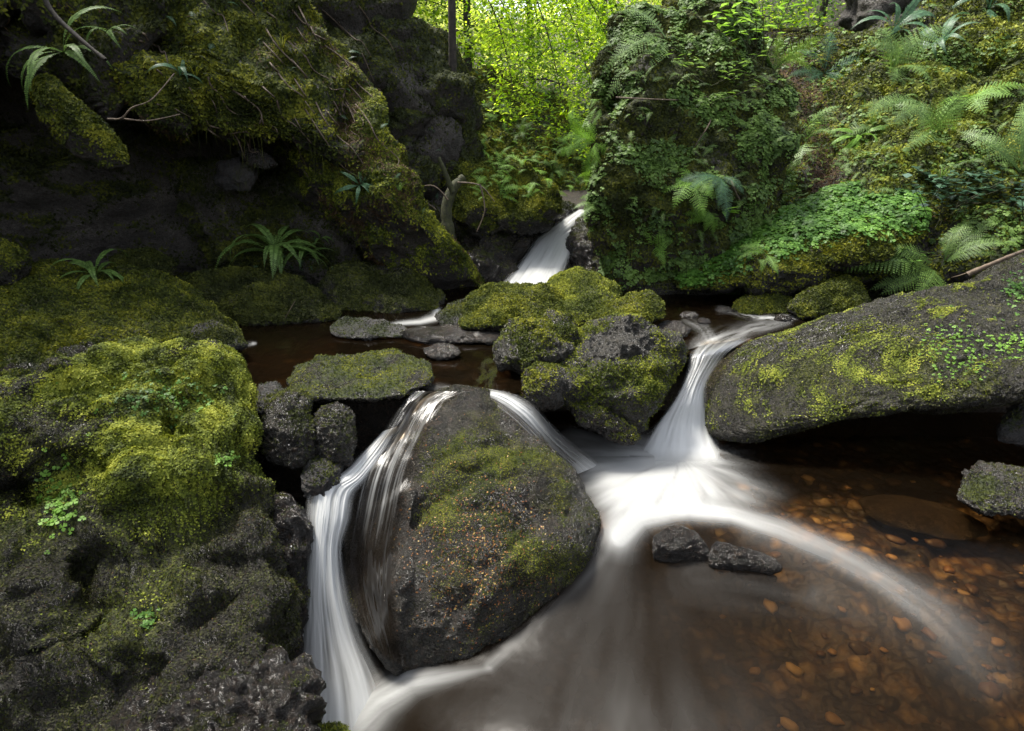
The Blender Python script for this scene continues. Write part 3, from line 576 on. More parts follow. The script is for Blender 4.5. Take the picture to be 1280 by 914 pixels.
add_leaves(NL, 'crust', 90000, .0085, 'crust', lambda P, n, m: .35+(1-m), nb=.5, lift=.004, aspect=.5, down=.2, tone=lambda P: .35+1.1*fbm(P*11, 4), tcon=.35)
add_leaves(CB, 'crust', 26000, .0058, 'crust', lambda P, n, m: (.1+sstep(-.1, .3, fbm(P*5, 3)))*sstep(500, 580, proj(P)[0]+.10*(proj(P)[1]-600)), nb=.35, lift=.002, aspect=.5, tone=lambda P: .38+1.1*fbm(P*12, 4), tcon=.35)
add_leaves(NL, 'brown_litter', 6000, .009, 'litter', lambda P, n, m: 1-m*.5, nb=.2, aspect=.3)
add_leaves(CB, 'flecks', 1500, .0095, 'fleck', lambda P, n, m: np.exp(-((proj(P)[0]-600)/80)**2-((proj(P)[1]-690)/95)**2), nb=.12, aspect=.45, tone=lambda P: .35+0*P[:, 0], tcon=.5)
blob('boulder', [(330, 640), (355, 625), (380, 640), (388, 690), (382, 760), (376, 840), (350, 850), (330, 760)],
     [(360, 630, 2.3), (360, 850, 1.98)], .07, .2, 'rock_wet', 'wet black rib of rock along the left edge of the left fall', sub=6, amp=.03, freq=6, ridge=.02, seed=135, mossp=(.5, 1, 5, .55), mossn=900, mossize=.01, mossmat='moss_dim')
blob('boulder', [(150, 900), (190, 870), (240, 850), (300, 838), (350, 825), (378, 845), (380, 900), (380, 1010), (150, 1010)],
     [(260, 840, 1.60), (260, 960, 1.32)], .08, .3, 'rock_wet', 'glistening wet rock at the foot of the huge near boulder', sub=6, amp=.04, freq=6, ridge=.05, fine=.008, seed=137, mossp=(.7, 1.1, 5, .55), mossn=600, mossize=.01, mossmat='moss_dim')
blob('boulder', [(352, 935), (368, 914), (395, 905), (425, 908), (450, 930), (430, 975), (370, 975)],
     [(395, 906, 1.55), (395, 970, 1.4)], .06, .1, 'rock_mossy', 'top of a small green stone peeping in at the bottom edge', sub=5, amp=.01, freq=7, seed=139, mossp=(-.2, .5, 5, .3), mossn=4000, mossize=.008, mossmat='moss')

# ---- long slab at right and what lies under it
RB = blob('rock_slab', [(878, 505), (884, 470), (905, 447), (940, 428), (985, 412), (1040, 396), (1095, 378), (1150, 364), (1215, 346), (1280, 325), (1400, 300), (1560, 290), (1600, 400), (1500, 480), (1380, 495), (1280, 500), (1200, 510), (1130, 518), (1070, 524), (1010, 535), (950, 548), (905, 552), (885, 535)],
     [(900, 545, 3.22), (930, 430, 3.75), (1280, 330, 3.85), (1280, 500, 2.95)], .20, .35, 'rock_mossy', 'long tilted slab of rock speckled with yellow moss above the brown pool', 'rock slab', sub=7, amp=.035, freq=2.2, ridge=.02, ledges=[([(900, 480), (1020, 440), (1150, 405), (1280, 380)], .02, 5, 45), ([(1100, 500), (1180, 470), (1300, 450)], .018, 4, 40)],
     seed=151, mossp=(-.5, .3, 3.6, .66), mossn=9000, mossize=.010, mossmat='moss_dim', smooth_r=3, box=1.35,
     regions=[(1000, 470, 70, 40, .35), (1120, 450, 70, 40, .35), (1190, 480, 50, 20, .4), (1060, 385, 120, 10, -.8)])
add_leaves(RB, 'crust', 60000, .0085, 'crust', lambda P, n, m: .5+0*m, nb=.35, lift=.003, aspect=.5, tone=lambda P: .40+1.1*fbm(P*8, 4), tcon=.35)
px_, py_ = proj(RB[1])
add_leaves(RB, 'yellow_moss', 15000, .0085, 'moss_bright', lambda P, n, m: sstep(.05, .30, fbm(P*5.5+3, 3)*.6+fbm(P*22+3, 3)*.6-.06+.18*np.exp(-((proj(P)[0]-1060)/150)**2-((proj(P)[1]-465)/50)**2)-.1*sstep(1180, 1300, proj(P)[0]))*sstep(-.6, .1, n[:, 2]),
           nb=.4, lift=.006, aspect=.8, tone=lambda P: .55+.7*fbm(P*9, 3))
blob('boulder', [(880, 470), (1000, 440), (1200, 420), (1600, 400), (1700, 560), (1400, 560), (1240, 545), (1080, 545), (900, 560)],
     [(1000, 440, 4.2), (1500, 440, 4.0), (1100, 550, 3.75)], .05, .3, 'rock_dark', 'unlit rock wall in the hollow under the long slab', 'rock', sub=6, amp=.05, freq=3, seed=153, mossp=(.9, 1.3, 5, .5))
blob('boulder', [(1245, 550), (1255, 520), (1275, 500), (1320, 495), (1360, 520), (1350, 552), (1290, 558)],
     [(1290, 500, 3.15), (1290, 555, 2.95)], .1, .2, 'rock_dark', 'dark stone propping the right end of the long slab', sub=5, amp=.03, freq=5, seed=155, mossp=(.5, 1.2, 5, .5), mossn=400, mossmat='moss_dim')
blob('boulder', [(1200, 625), (1202, 590), (1225, 580), (1270, 588), (1320, 594), (1350, 620), (1330, 650), (1280, 644), (1230, 640)],
     [(1260, 582, 2.72), (1260, 645, 2.42)], .06, .15, 'rock', 'squarish grey stone standing in the brown pool at the right edge', sub=6, amp=.02, freq=6, ridge=.01, seed=157, mossp=(.5, .9, 5, .5), mossn=1800, mossize=.009, mossmat='moss_dim', box=1.5, smooth_r=2)
# ---- stones in the lower water
blob('boulder', [(814, 690), (818, 670), (832, 659), (850, 658), (866, 666), (884, 688), (886, 706), (840, 708), (816, 704)],
     [(845, 656, 2.40), (845, 706, 2.33)], .03, .12, 'rock_wet', 'pointed wet dark stone parting the white water', sub=6, amp=.016, freq=6, ridge=.006, fine=.003, seed=161, mossp=(.9, 1.3, 5, .5))
blob('boulder', [(884, 694), (895, 677), (922, 680), (948, 690), (972, 703), (978, 712), (950, 716), (915, 714), (886, 708)],
     [(900, 674, 2.33), (975, 706, 2.25), (900, 712, 2.28)], .025, .12, 'rock_wet', 'low ridge of glistening wet rock under the curling white water', sub=6, amp=.014, freq=7, ridge=.006, fine=.003, seed=163, mossp=(.9, 1.3, 5, .5))

add_leaves(RBANK, 'yellow_moss', 36000, .024, 'moss_bright', lambda P, n, m: m*(np.exp(-((proj(P)[0]-1230)/110)**2-((proj(P)[1]-110)/80)**2)+.6*np.exp(-((proj(P)[0]-1120)/70)**2-((proj(P)[1]-200)/60)**2)), nb=.6, lift=.02, aspect=.7, tone=lambda P: .35+1.3*fbm(P*5, 4))

for k_, b_ in list(ROCKS.items()):
    lb_ = str(b_[0].get('label', ''))
    if 'overhanging brow' in lb_ or 'mossy spur running' in lb_:
        add_leaves(b_, 'brown_litter', 7000, .03, 'litter', lambda P, n, m: sstep(-.05, .3, fbm(P*2.2+4, 3)), nb=.25, aspect=.18, lift=.02, down=.3)

add_leaves(RBANK, 'brown_litter', 14000, .03, 'litter', lambda P, n, m: np.exp(-((proj(P)[0]-985)/50)**2-((proj(P)[1]-110)/45)**2)+np.exp(-((proj(P)[0]-1030)/22)**2-((proj(P)[1]-215)/45)**2)+.04, nb=.25, aspect=.3, lift=.01)
EXPOSURE = 1.95
# ================================================================== WATER
def inter(tab, x):
    a = np.array(tab, float); return np.interp(x, a[:, 0], a[:, 1])
def stroke(px, py, pts, inten, along=.012, across=.16, streak=.5, seed=0, soft=1.0):
    """a band of air-whitened water along a polyline; pts = (px, py, half width)"""
    P = np.array(pts, float); I = np.array(inten, float); seg = np.linalg.norm(np.diff(P[:, :2], axis=0), axis=1); cum = np.append(0, np.cumsum(seg))
    best = np.full(px.shape, 1e9); out = np.zeros(px.shape)
    S_ = np.zeros(px.shape); Dn = np.zeros(px.shape); W_ = np.ones(px.shape); Iv = np.zeros(px.shape)
    for k in range(len(P)-1):
        a, b = P[k, :2], P[k+1, :2]; e = b-a; l2 = (e**2).sum()
        t = np.clip(((px-a[0])*e[0]+(py-a[1])*e[1])/l2, 0, 1)
        dx = px-a[0]-t*e[0]; dy = py-a[1]-t*e[1]; d = np.hypot(dx, dy); w = P[k, 2]*(1-t)+P[k+1, 2]*t
        q = d/w; m = q < best
        best = np.where(m, q, best); S_ = np.where(m, cum[k]+t*math.sqrt(l2), S_)
        Dn = np.where(m, np.sign(e[0]*dy-e[1]*dx)*d, Dn); Iv = np.where(m, I[k]*(1-t)+I[k+1]*t, Iv)
    prof = np.exp(-(best**2)*1.4*soft)
    n = fbm(np.stack([S_*along, Dn*across, np.full_like(Dn, seed*7.3)], -1), 4, gain=.6)
    return Iv*prof*np.clip(1+n*streak*2.2, 0, 2)
# ---- lower pool, ledge and outflow: one continuous surface
LC = [(690, 545, -.45), (800, 560, -.45), (860, 562, -.44), (900, 600, -.455), (1000, 600, -.46), (1280, 600, -.465), (900, 540, -.46), (1000, 510, -.46), (1280, 520, -.465), (1500, 560, -.47), (1500, 700, -.48), (1280, 740, -.49), (1400, 900, -.55),
      (765, 640, -.46), (850, 628, -.445), (940, 640, -.455), (1040, 688, -.465), (1130, 725, -.48), (1230, 790, -.51),
      (770, 680, -.50), (820, 703, -.575), (830, 725, -.60), (900, 715, -.575), (905, 735, -.60), (1000, 742, -.58), (1100, 775, -.545), (900, 820, -.64), (1050, 850, -.61), (1200, 880, -.57), (760, 780, -.65),
      (700, 790, -.67), (640, 830, -.72), (560, 862, -.78), (640, 914, -.74), (800, 914, -.68), (560, 960, -.82), (800, 1050, -.74), (1200, 1050, -.64), (520, 858, -.81), (500, 914, -.86),
      (465, 872, -.90), (430, 890, -1.02), (398, 900, -1.14), (370, 890, -1.17), (340, 860, -1.17), (330, 940, -1.2), (440, 960, -1.05), (400, 1050, -1.2)]
la = np.array(LC, float); lp = atZ(la[:, 0], la[:, 1], la[:, 2])
LZ = RBF(lp[:, :2], la[:, 2])
gx = np.linspace(330, 1560, 560); gy = np.concatenate([np.linspace(500, 930, 330), np.linspace(940, 1100, 16)])
GX, GY = np.meshgrid(gx, gy, indexing='ij')
P0 = atZ(GX, GY, -.62); Z0 = LZ(P0[..., :2]); Z0 = np.clip(Z0, -1.22, -.43)
P0[..., 2] = Z0+.0015*fbm(P0*np.array([6, 6, 1.]), 3)+.0004*fbm(P0*22, 2)
PX, PY = proj(P0)
def ell(cx, cy, rx, ry, a): return a*np.exp(-((PX-cx)/rx)**2-((PY-cy)/ry)**2)
base = ell(845, 590, 74, 40, 1.15)+ell(765, 580, 66, 36, .75)+ell(905, 622, 66, 22, .5)+ell(800, 625, 60, 30, .7)+ell(716, 548, 36, 18, .5)+ell(772, 655, 24, 36, .5)
rad = np.hypot(PX-850, (PY-570)*1.5); an_ = np.arctan2((PY-570)*1.5, PX-850)
rn = fbm(np.stack([rad*.010, an_*5, rad*0], -1), 4, gain=.55)
foam = sstep(.05, 1.45, base*(1+rn*.7))*.92
foam += stroke(PX, PY, [(775, 672, 16), (800, 648, 15), (850, 637, 13), (915, 643, 12), (975, 661, 13), (1040, 690, 14), (1105, 724, 18), (1170, 768, 26), (1240, 840, 40)], [.7, .85, .85, .8, .6, .42, .28, .14, .03], streak=.35, seed=1, along=.005, across=.10)
foam += stroke(PX, PY, [(940, 665, 24), (1030, 705, 30), (1120, 750, 44), (1230, 830, 70)], [.05, .04, .03, .01], streak=.6, seed=2, along=.005, across=.07)
foam += stroke(PX, PY, [(772, 668, 26), (762, 705, 30), (735, 750, 44), (690, 800, 60), (650, 860, 70)], [.34, .08, .03, .01, .0], streak=.5, seed=3, along=.006, across=.04)
vr = np.hypot(PX-800, PY-600); va = np.arctan2(PX-800, PY-600)
vn = fbm(np.stack([vr*.004, va*4.5, va*0+8], -1), 4, gain=.55)
foam += np.exp(-((va+.10)/.42)**2)*sstep(95, 170, vr)*(.022+.050*sstep(200, 330, vr))*np.clip(1+2.0*vn, 0, 2.4)
foam += stroke(PX, PY, [(870, 722, 40), (1000, 745, 30), (1100, 780, 30)], [.03, .02, .01], streak=.8, seed=5, along=.006, across=.07)
foam += stroke(PX, PY, [(750, 700, 7), (715, 742, 7), (660, 788, 7), (612, 832, 8)], [.10, .04, .06, .25], streak=.5, seed=6)
foam += stroke(PX, PY, [(612, 836, 4), (560, 845, 10), (510, 853, 18), (470, 876, 26), (440, 905, 36), (410, 940, 50)], [.15, .5, .8, .9, .95, 1.], streak=.25, seed=7, along=.008)
foam += stroke(PX, PY, [(345, 880, 30), (400, 890, 34), (440, 870, 18)], [.5, .9, .5], streak=.3, seed=8)
foam = np.clip(foam, 0, .96)
arc = np.interp(PX, [780, 850, 975, 1105, 1170, 1240, 1300], [660, 650, 670, 735, 780, 850, 900])
deepa = .16+.42*sstep(arc, arc+50, PY)*(1-.62*np.exp(-((PX-1075)/95)**2-((PY-800)/55)**2))+.30*sstep(980, 820, PX)*sstep(arc, arc+50, PY)+.25*sstep(640, 560, PY)+.25*sstep(1130, 1280, PX)*sstep(640, 800, PY)-.12*np.exp(-((PX-1180)/90)**2-((PY-700)/50)**2)+.10*fbm(P0*4, 3)
tag(mesh('water', P0, grid_faces(len(gx), len(gy)), M['lower'], None, {'foam': foam.ravel(), 'body': np.ones(foam.size), 'deep': np.clip(deepa, 0, .93).ravel()}), 'brown lower pool with silky white current curling over the ledge', kind='structure')
Pb = P0.copy(); dep = .10+.05*sstep(600, 900, PX)*sstep(760, 640, PY)
Pb[..., 2] = Z0-dep+.03*fbm(P0*7, 4)*1.2+.012*fbm(P0*25, 3)
mesh_bed = mesh('stream_bed', Pb, grid_faces(len(gx), len(gy)), M['bed']); tag(mesh_bed, 'orange and brown pebbly bed under the lower pool', kind='structure')
# ---- upper pool
gx = np.linspace(-90, 1045, 420); tt = np.linspace(0, 1, 130)
yb = inter([(-90, 545), (320, 520), (360, 500), (500, 500), (545, 489), (600, 489), (640, 492), (668, 486), (700, 460), (850, 440), (878, 432), (925, 425), (1000, 414), (1045, 408)], gx)
GY = 345+(yb[:, None]-345)*tt[None]**1.3; GX = gx[:, None]+0*GY
P1 = atZ(GX, GY, 0.); PX, PY = proj(P1)
P1[..., 2] += .002*fbm(P1*np.array([9, 5, 1.]), 3)+.006*noise(P1*14)*sstep(850, 880, PX)*sstep(415, 400, PY)
foam = stroke(PX, PY, [(690, 362, 9), (640, 362, 7), (610, 367, 5), (596, 371, 3)], [1, .9, .8, .5], streak=.3, seed=11)
foam += stroke(PX, PY, [(546, 388, 4), (543, 397, 5), (525, 402, 3.5), (500, 404, 2.5), (488, 405, 2)], [1, 1, .9, .8, .3], streak=.4, seed=12)
foam += stroke(PX, PY, [(284, 437, 2), (300, 432, 3), (318, 429, 2)], [.6, .8, .5], streak=1.2, seed=13, along=.1)
foam += stroke(PX, PY, [(900, 386, 3), (950, 398, 3), (1010, 396, 3)], [.3, .5, .5], streak=2.4, seed=15, along=.06, across=.3)
foam += stroke(PX, PY, [(985, 402, 5), (940, 410, 8), (905, 425, 12), (880, 438, 14)], [.15, .3, .45, .5], streak=1.2, seed=16, along=.02, across=.2)
foam += stroke(PX, PY, [(856, 400, 4), (880, 412, 6), (890, 430, 8)], [.1, .3, .4], streak=1.2, seed=17, along=.02, across=.2)
foam += stroke(PX, PY, [(480, 470, 8), (520, 482, 6), (560, 486, 4)], [.02, .1, .2], streak=1.2, seed=18, along=.02, across=.2)
tag(mesh('water', P1, grid_faces(len(gx), len(tt)), M['pool'], None, {'foam': np.clip(foam, 0, .95).ravel(), 'body': np.ones(foam.size), 'deep': np.full(foam.size, .5)}), 'still brown upper pool', kind='structure')
Pb = P1.copy()[:, :118]; Pb[..., 2] = -.10+.03*fbm(Pb*5, 4)
tag(mesh('stream_bed', Pb, grid_faces(len(gx), 118), M['bed']), 'pebbly bed under the upper pool', kind='structure')

# ---- falling water
def catmull(A, s):
    A = np.asarray(A, float); n = len(A)-1; x = s*n; i = np.clip(x.astype(int), 0, n-1); f = (x-i)[:, None]
    g = lambda k: A[np.clip(k, 0, n)]
    p0, p1, p2, p3 = g(i-1), g(i), g(i+1), g(i+2)
    return .5*((2*p1)+(-p0+p2)*f+(2*p0-5*p1+4*p2-p3)*f*f+(-p0+3*p1-3*p2+p3)*f**3)
def fall(label, Ls, Rs, ffun, deep=None, mode='z', ns=160, nt_=60, bulge=.03, mat='fall', on=None, off=.012, seed=0, edge=.12, ripple=.006):
    s = np.linspace(0, 1, ns); t = np.linspace(0, 1, nt_)
    a, b = catmull(Ls, s), catmull(Rs, s)
    q = a[:, None]*(1-t)[None, :, None]+b[:, None]*t[None, :, None]
    if mode == 'z': P = atZ(q[..., 0], q[..., 1], q[..., 2])
    else: P = atY(q[..., 0], q[..., 1], q[..., 2])
    d = rays(q[..., 0], q[..., 1]); d /= np.linalg.norm(d, axis=-1)[..., None]
    if on is not None:
        B = BVH(on); 
        for i in range(ns):
            for j in range(nt_):
                h = B.ray_cast(Vector(CAM), Vector(d[i, j]))
                if h[0] is not None:
                    P[i, j] = np.array(h[0])
    if on is not None:   # a smooth skin of water, not following every grain of the rock
        dist = np.linalg.norm(P-CAM, axis=-1)
        for _ in range(14):
            q2 = np.pad(dist, 1, mode='edge'); dist = (q2[:-2, 1:-1]+q2[2:, 1:-1]+q2[1:-1, :-2]+q2[1:-1, 2:]+2*dist)/6
        P = CAM+d*(dist-off)[..., None]
    P = P-d*(bulge*np.sin(np.pi*t)[None, :, None])
    Sg, Tg = np.meshgrid(s, t, indexing='ij')
    st = fbm(np.stack([Sg*2.2, Tg*11, np.full_like(Sg, seed*5.1)], -1), 4, gain=.6)
    st2 = fbm(np.stack([Sg*2.5, Tg*20, np.full_like(Sg, seed*5.1+2)], -1), 3, gain=.6)
    P = P-d*(ripple*(st*2+st2))[..., None]
    e = sstep(0, edge, Tg+.04*st)*sstep(0, edge, 1-Tg+.04*st)
    foam, body = ffun(Sg, Tg, st, st2, e)
    return tag(mesh('waterfall', P, grid_faces(ns, nt_), M[mat], None, {'foam': np.clip(foam, 0, 1).ravel(), 'body': np.clip(body, 0, 1).ravel(), 'deep': (np.zeros(Sg.size) if deep is None else deep(Sg, Tg).ravel())}), label, kind='structure')
from mathutils.bvhtree import BVHTree
_bv = {}
def BVH(B):
    k = id(B)
    if k not in _bv: _bv[k] = BVHTree.FromPolygons([tuple(v) for v in B[1]], [tuple(int(i) for i in f) for f in B[2]])
    return _bv[k]
fall('small white waterfall at the head of the pool',
     [(722, 262, 6.0), (690, 282, 5.9), (668, 300, 5.8), (652, 322, 5.6), (634, 345, 5.3), (612, 370, 5.02)],
     [(747, 262, 6.0), (742, 280, 5.9), (724, 297, 5.8), (716, 318, 5.55), (708, 342, 5.3), (704, 366, 5.05)],
     lambda s, t, a, b, e: (.98+.5*a+.2*b, e*(1.2+.7*a)), mode='Y', bulge=.06, seed=1, edge=.2)
fall('white water chute between the midstream boulders and the long slab',
     [(872, 424, 0), (862, 442, -.02), (858, 462, -.08), (850, 484, -.16), (836, 507, -.25), (814, 535, -.37), (798, 560, -.45), (785, 582, -.455)],
     [(950, 420, 0), (918, 436, -.02), (900, 455, -.08), (886, 478, -.16), (884, 502, -.25), (892, 530, -.37), (903, 560, -.45), (918, 582, -.455)],
     lambda s, t, a, b, e: (sstep(.15, .62, s)*(.95+.25*a)+(.18+.8*np.clip(a, 0, 1)+.4*b)*sstep(0, .12, s)*(1-sstep(.3, .6, s)), e*sstep(0, .08, s)*(1-sstep(.86, 1., s)*.9)), bulge=.05, seed=2, edge=.2)
fall('smooth spill sliding off the pool beside the central boulder',
     [(578, 489, .004), (606, 502, -.015), (636, 524, -.07), (664, 551, -.17), (690, 577, -.31), (712, 597, -.44)],
     [(598, 484, .006), (640, 490, .0), (668, 504, -.05), (688, 526, -.16), (716, 552, -.31), (752, 580, -.45)],
     lambda s, t, a, b, e: ((.10+.75*np.exp(-((t-.55)/.18)**2)*(1-sstep(.35, .75, s))+.5*np.clip(a, 0, 1))*sstep(.0, .1, s)+.5*sstep(.85, 1, s), e*sstep(0, .06, s)), bulge=.03, seed=3, edge=.2)
fall('thin sheet of water streaking over the left shoulder of the central boulder',
     [(512, 489, 2.9), (500, 505, 2.8), (474, 546, 2.65), (448, 590, 2.45), (434, 640, 2.35), (426, 700, 2.3), (436, 752, 2.25), (458, 803, 2.1)],
     [(585, 489, 2.9), (556, 505, 2.75), (536, 546, 2.6), (520, 590, 2.45), (510, 640, 2.3), (500, 700, 2.2), (500, 760, 2.1), (512, 838, 2.)],
     lambda s, t, a, b, e: ((.03+1.5*np.clip(fbm(np.stack([s*1.3, t*24, s*0+3.3], -1), 3)-.06, 0, 1)+.35*np.clip(a-.10, 0, 1))*sstep(.0, .2, s)*(1-sstep(.40, .70, s))*np.exp(-((t-.4)/.42)**2)+.01, e), deep=lambda s, t: .80*sstep(.2, .55, s)*(1-sstep(.75, 1, t)), mode='Y', on=CB, off=.024, bulge=0, seed=4, edge=.25, ripple=.004, nt_=80)
fall('white fall plunging down the left side of the central boulder',
     [(476, 540, 2.74), (450, 566, 2.66), (422, 590, 2.54), (388, 602, 2.44), (380, 640, 2.34), (382, 680, 2.26), (374, 740, 2.18), (366, 800, 2.08), (354, 860, 1.98), (338, 925, 1.86)],
     [(500, 532, 2.72), (484, 565, 2.62), (462, 598, 2.5), (446, 620, 2.42), (440, 650, 2.34), (430, 690, 2.27), (440, 745, 2.16), (462, 800, 2.06), (490, 850, 1.95), (512, 905, 1.84)],
     lambda s, t, a, b, e: (.80+.35*a+.15*b+.25*np.exp(-((t-.35)/.25)**2)+.25*sstep(.8, 1, s)-.3*sstep(.6, .9, t)*sstep(.45, .6, s), e*(1.05+.9*a)), mode='Y', bulge=.05, seed=5, edge=.3, ns=220, nt_=80)
fall('thin wet trickle over the dam stones beside the small fall',
     [(386, 600, 2.42), (380, 640, 2.34), (376, 690, 2.26), (374, 740, 2.2)], [(420, 596, 2.45), (412, 640, 2.36), (404, 690, 2.28), (396, 740, 2.22)],
     lambda s, t, a, b, e: (.15+1.1*np.clip(b+a, 0, 1), e*(.7+a)), mode='Y', bulge=.02, seed=6, edge=.3)

# ================================================================== PLANTS
bpy.context.view_layer.update()
DG = bpy.context.evaluated_depsgraph_get()
def hit(px, py, skip=('water', 'waterfall', 'moss')):
    d = Vector(rays(px, py)).normalized(); o = Vector(CAM)
    for _ in range(12):
        ok, loc, n, idx, ob, mt = S.ray_cast(DG, o, d)
        if not ok: return None, None
        if ob.name.split('.')[0] in skip: o = loc+d*.004; continue
        return np.array(loc), np.array(n)
    return np.array(loc), np.array(n)
def frond(L_, W, n, bip, a0, droop, rng, side=0., m=7, tipw=.9, asp=.34):
    """one fern frond: arching midrib with leaflets; bip = leaflets cut again into lobes"""
    V = []; Fq = []; rn = []
    s = np.linspace(0, 1, 40); ang = a0-droop*s**1.2; dx = np.cos(ang)/39; dz = np.sin(ang)/39
    cy = np.concatenate([[0], np.cumsum(dx)[:-1]])*L_; cz = np.concatenate([[0], np.cumsum(dz)[:-1]])*L_; cx = side*L_*s**2
    def at(u):
        return np.array([np.interp(u, s, cx), np.interp(u, s, cy), np.interp(u, s, cz)])
    def quad(a, b, c, d, r):
        k = len(V); V.extend([a, b, c, d]); Fq.append((k, k+1, k+2, k+3)); rn.extend([r]*4)
    w0 = .012*L_
    for k in range(0, 39, 3):   # midrib
        u0, u1 = s[k], s[min(k+3, 39)]; p, q = at(u0), at(u1); wv = np.array([w0*(1-u0*.8), 0, 0]); wv2 = np.array([w0*(1-u1*.8), 0, 0])
        quad(p-wv, p+wv, q+wv2, q-wv2, .15)
    for k in range(n):
        u = .14+.85*(k/(n-1))**.93; p = at(u); tg = at(min(u+.02, 1.))-at(u-.02); tg /= np.linalg.norm(tg)+1e-9
        up = np.cross(np.array([1., 0, 0]), tg); up /= np.linalg.norm(up)+1e-9
        w = W*min(1, (u-.07)/(.12 if n < 17 else .3))**.8*(1-u)**(.85 if n < 17 else .7); w = max(w, .04*W)
        for sg in (-1, 1):
            j = rng.normal(0, .05)
            dr = np.array([sg, 0, 0])*.93+tg*(.42+j)-up*(-.08+.15*rng.rand()); dr /= np.linalg.norm(dr)
            ln = w*(.92+.16*rng.rand()); wd = np.cross(dr, up); wd /= np.linalg.norm(wd)+1e-9; r0 = rng.rand()*.5+.25
            pw = min(L_/n*1.5, ln*asp) if not bip else ln*.06
            if not bip:
                quad(p-wd*pw*.3, p+dr*ln*.45-wd*pw*.5-up*ln*.02, p+dr*ln-up*ln*.12, p+dr*ln*.45+wd*pw*.5-up*ln*.02, r0)
            else:
                quad(p-wd*pw*.3, p+wd*pw*.3, p+dr*ln+wd*pw*.1-up*ln*.1, p+dr*ln-wd*pw*.1-up*ln*.1, r0*.6)
                mm_ = max(3, int(m*(.4+.6*w/W)))
                for i in range(mm_):
                    v = (i+.35)/mm_; b = p+dr*ln*v-up*ln*.1*v*v; pl = min(L_/n*.50, ln*.3)*(1-v*.7)
                    for s2 in (-1, 1):
                        d2 = wd*s2*.85+dr*.5; d2 /= np.linalg.norm(d2); c2 = np.cross(d2, up); hw = ln/mm_*.36
                        quad(b-c2*hw*.6, b+d2*pl*.5-c2*hw, b+d2*pl-up*pl*.1, b+d2*pl*.5+c2*hw, np.clip(r0+rng.normal(0, .12), 0, 1))
    return np.array(V), np.array(Fq), np.array(rn)
_fr = {}
def frond_mesh(kind, var):
    key = (kind, var)
    if key not in _fr:
        rng = np.random.RandomState(var*17+len(kind))
        K = {'lady': dict(L_=1, W=.26, n=22, bip=True, m=8), 'bracken': dict(L_=1, W=.40, n=15, bip=True, m=10), 'sword': dict(L_=1, W=.12, n=34, bip=False, asp=.5), 'small': dict(L_=1, W=.24, n=13, bip=True, m=4)}[kind]
        a0, dr = ([(R(65), R(85)), (R(50), R(95)), (R(35), R(80)), (R(75), R(120)), (R(15), R(55))] if kind != 'sword' else [(R(70), R(135)), (R(55), R(125)), (R(40), R(110)), (R(80), R(160)), (R(20), R(95))])[var % 5]
        _fr[key] = frond(a0=a0, droop=dr, rng=rng, side=rng.normal(0, .08), **K)
    return _fr[key]
_fm = {}
def fern(px, py, label, size=.4, kind='lady', n=7, mat='fern', seed=0, tilt=.6, spread=360, face=None, group=None, tint=0., Y=None, aim=None, name='fern', lift=0):
    rng = np.random.RandomState(seed+int(px)*3+int(py))
    if Y is None:
        p, nn = hit(px, py)
        if p is None: return None
    else:
        p = atY(px, py, Y); nn = np.array([0, -.5, .8])
    p = p+nn*lift
    up = np.array([0, 0, 1.])*(1-tilt)+nn*tilt; up /= np.linalg.norm(up)
    root = empty(name, p); tag(root, label, 'fern', group)
    z = Vector(up); root.rotation_euler = z.to_track_quat('Z', 'Y').to_euler()
    inv = root.rotation_euler.to_matrix().inverted()
    base_az = 0
    if aim is not None:   # aim: picture direction the fronds lean to
        r_ = np.array([aim[0], -.25, -aim[1]]); v = inv@Vector(r_); base_az = math.atan2(-v.x, v.y)
    for k in range(n):
        if aim is not None: az = base_az+R(spread)*(((k+.5)/n)-.5)+rng.normal(0, .1)
        else: az = 2*math.pi*k/n+rng.normal(0, .3)
        var = rng.randint(0, 4) if aim is None else rng.choice([1, 2, 4])
        key = (kind, int(var), mat)
        if key not in _fm:
            V, Fq, rn = frond_mesh(kind, int(var)); o = mesh('frond', V, Fq, M[mat], root, {'rnd': rn}, smooth=False); _fm[key] = o.data
        else:
            o = bpy.data.objects.new('frond', _fm[key]); COL.objects.link(o); o.parent = root
        sc = size*1.0*(.7+.45*rng.rand()); o.scale = (sc, sc, sc); o.rotation_euler = (rng.normal(0, .15), rng.normal(0, .15), az)
    return root
# ---- tubes: trunks, limbs, twigs, roots
def tube(pts, r0, r1, k=7, rng=None, jit=0., n=None):
    P = np.array(pts, float)
    if n: P = catmull(P, np.linspace(0, 1, n))
    m = len(P); T = np.gradient(P, axis=0); T /= np.linalg.norm(T, axis=1)[:, None]+1e-9
    ref = np.array([.31, .17, .93]); A = np.cross(T, ref); A /= np.linalg.norm(A, axis=1)[:, None]+1e-9; B = np.cross(T, A)
    r = np.linspace(r0, r1, m)[:, None]
    if rng is not None: r = r*(1+jit*rng.normal(size=(m, 1)))
    a = np.linspace(0, 2*np.pi, k, endpoint=False)
    V = (P[:, None]+r[..., None]*(np.cos(a)[None, :, None]*A[:, None]+np.sin(a)[None, :, None]*B[:, None])).reshape(-1, 3)
    i = np.arange(m-1)[:, None]*k+np.arange(k)[None]; j = np.arange(m-1)[:, None]*k+(np.arange(k)+1)[None] % k
    return V, np.stack([i, j, j+k, i+k], -1).reshape(-1, 4)
def merge(L_):
    V = []; Fq = []; n = 0
    for v, f in L_: V.append(v); Fq.append(f+n); n += len(v)
    return np.concatenate(V), np.concatenate(Fq)
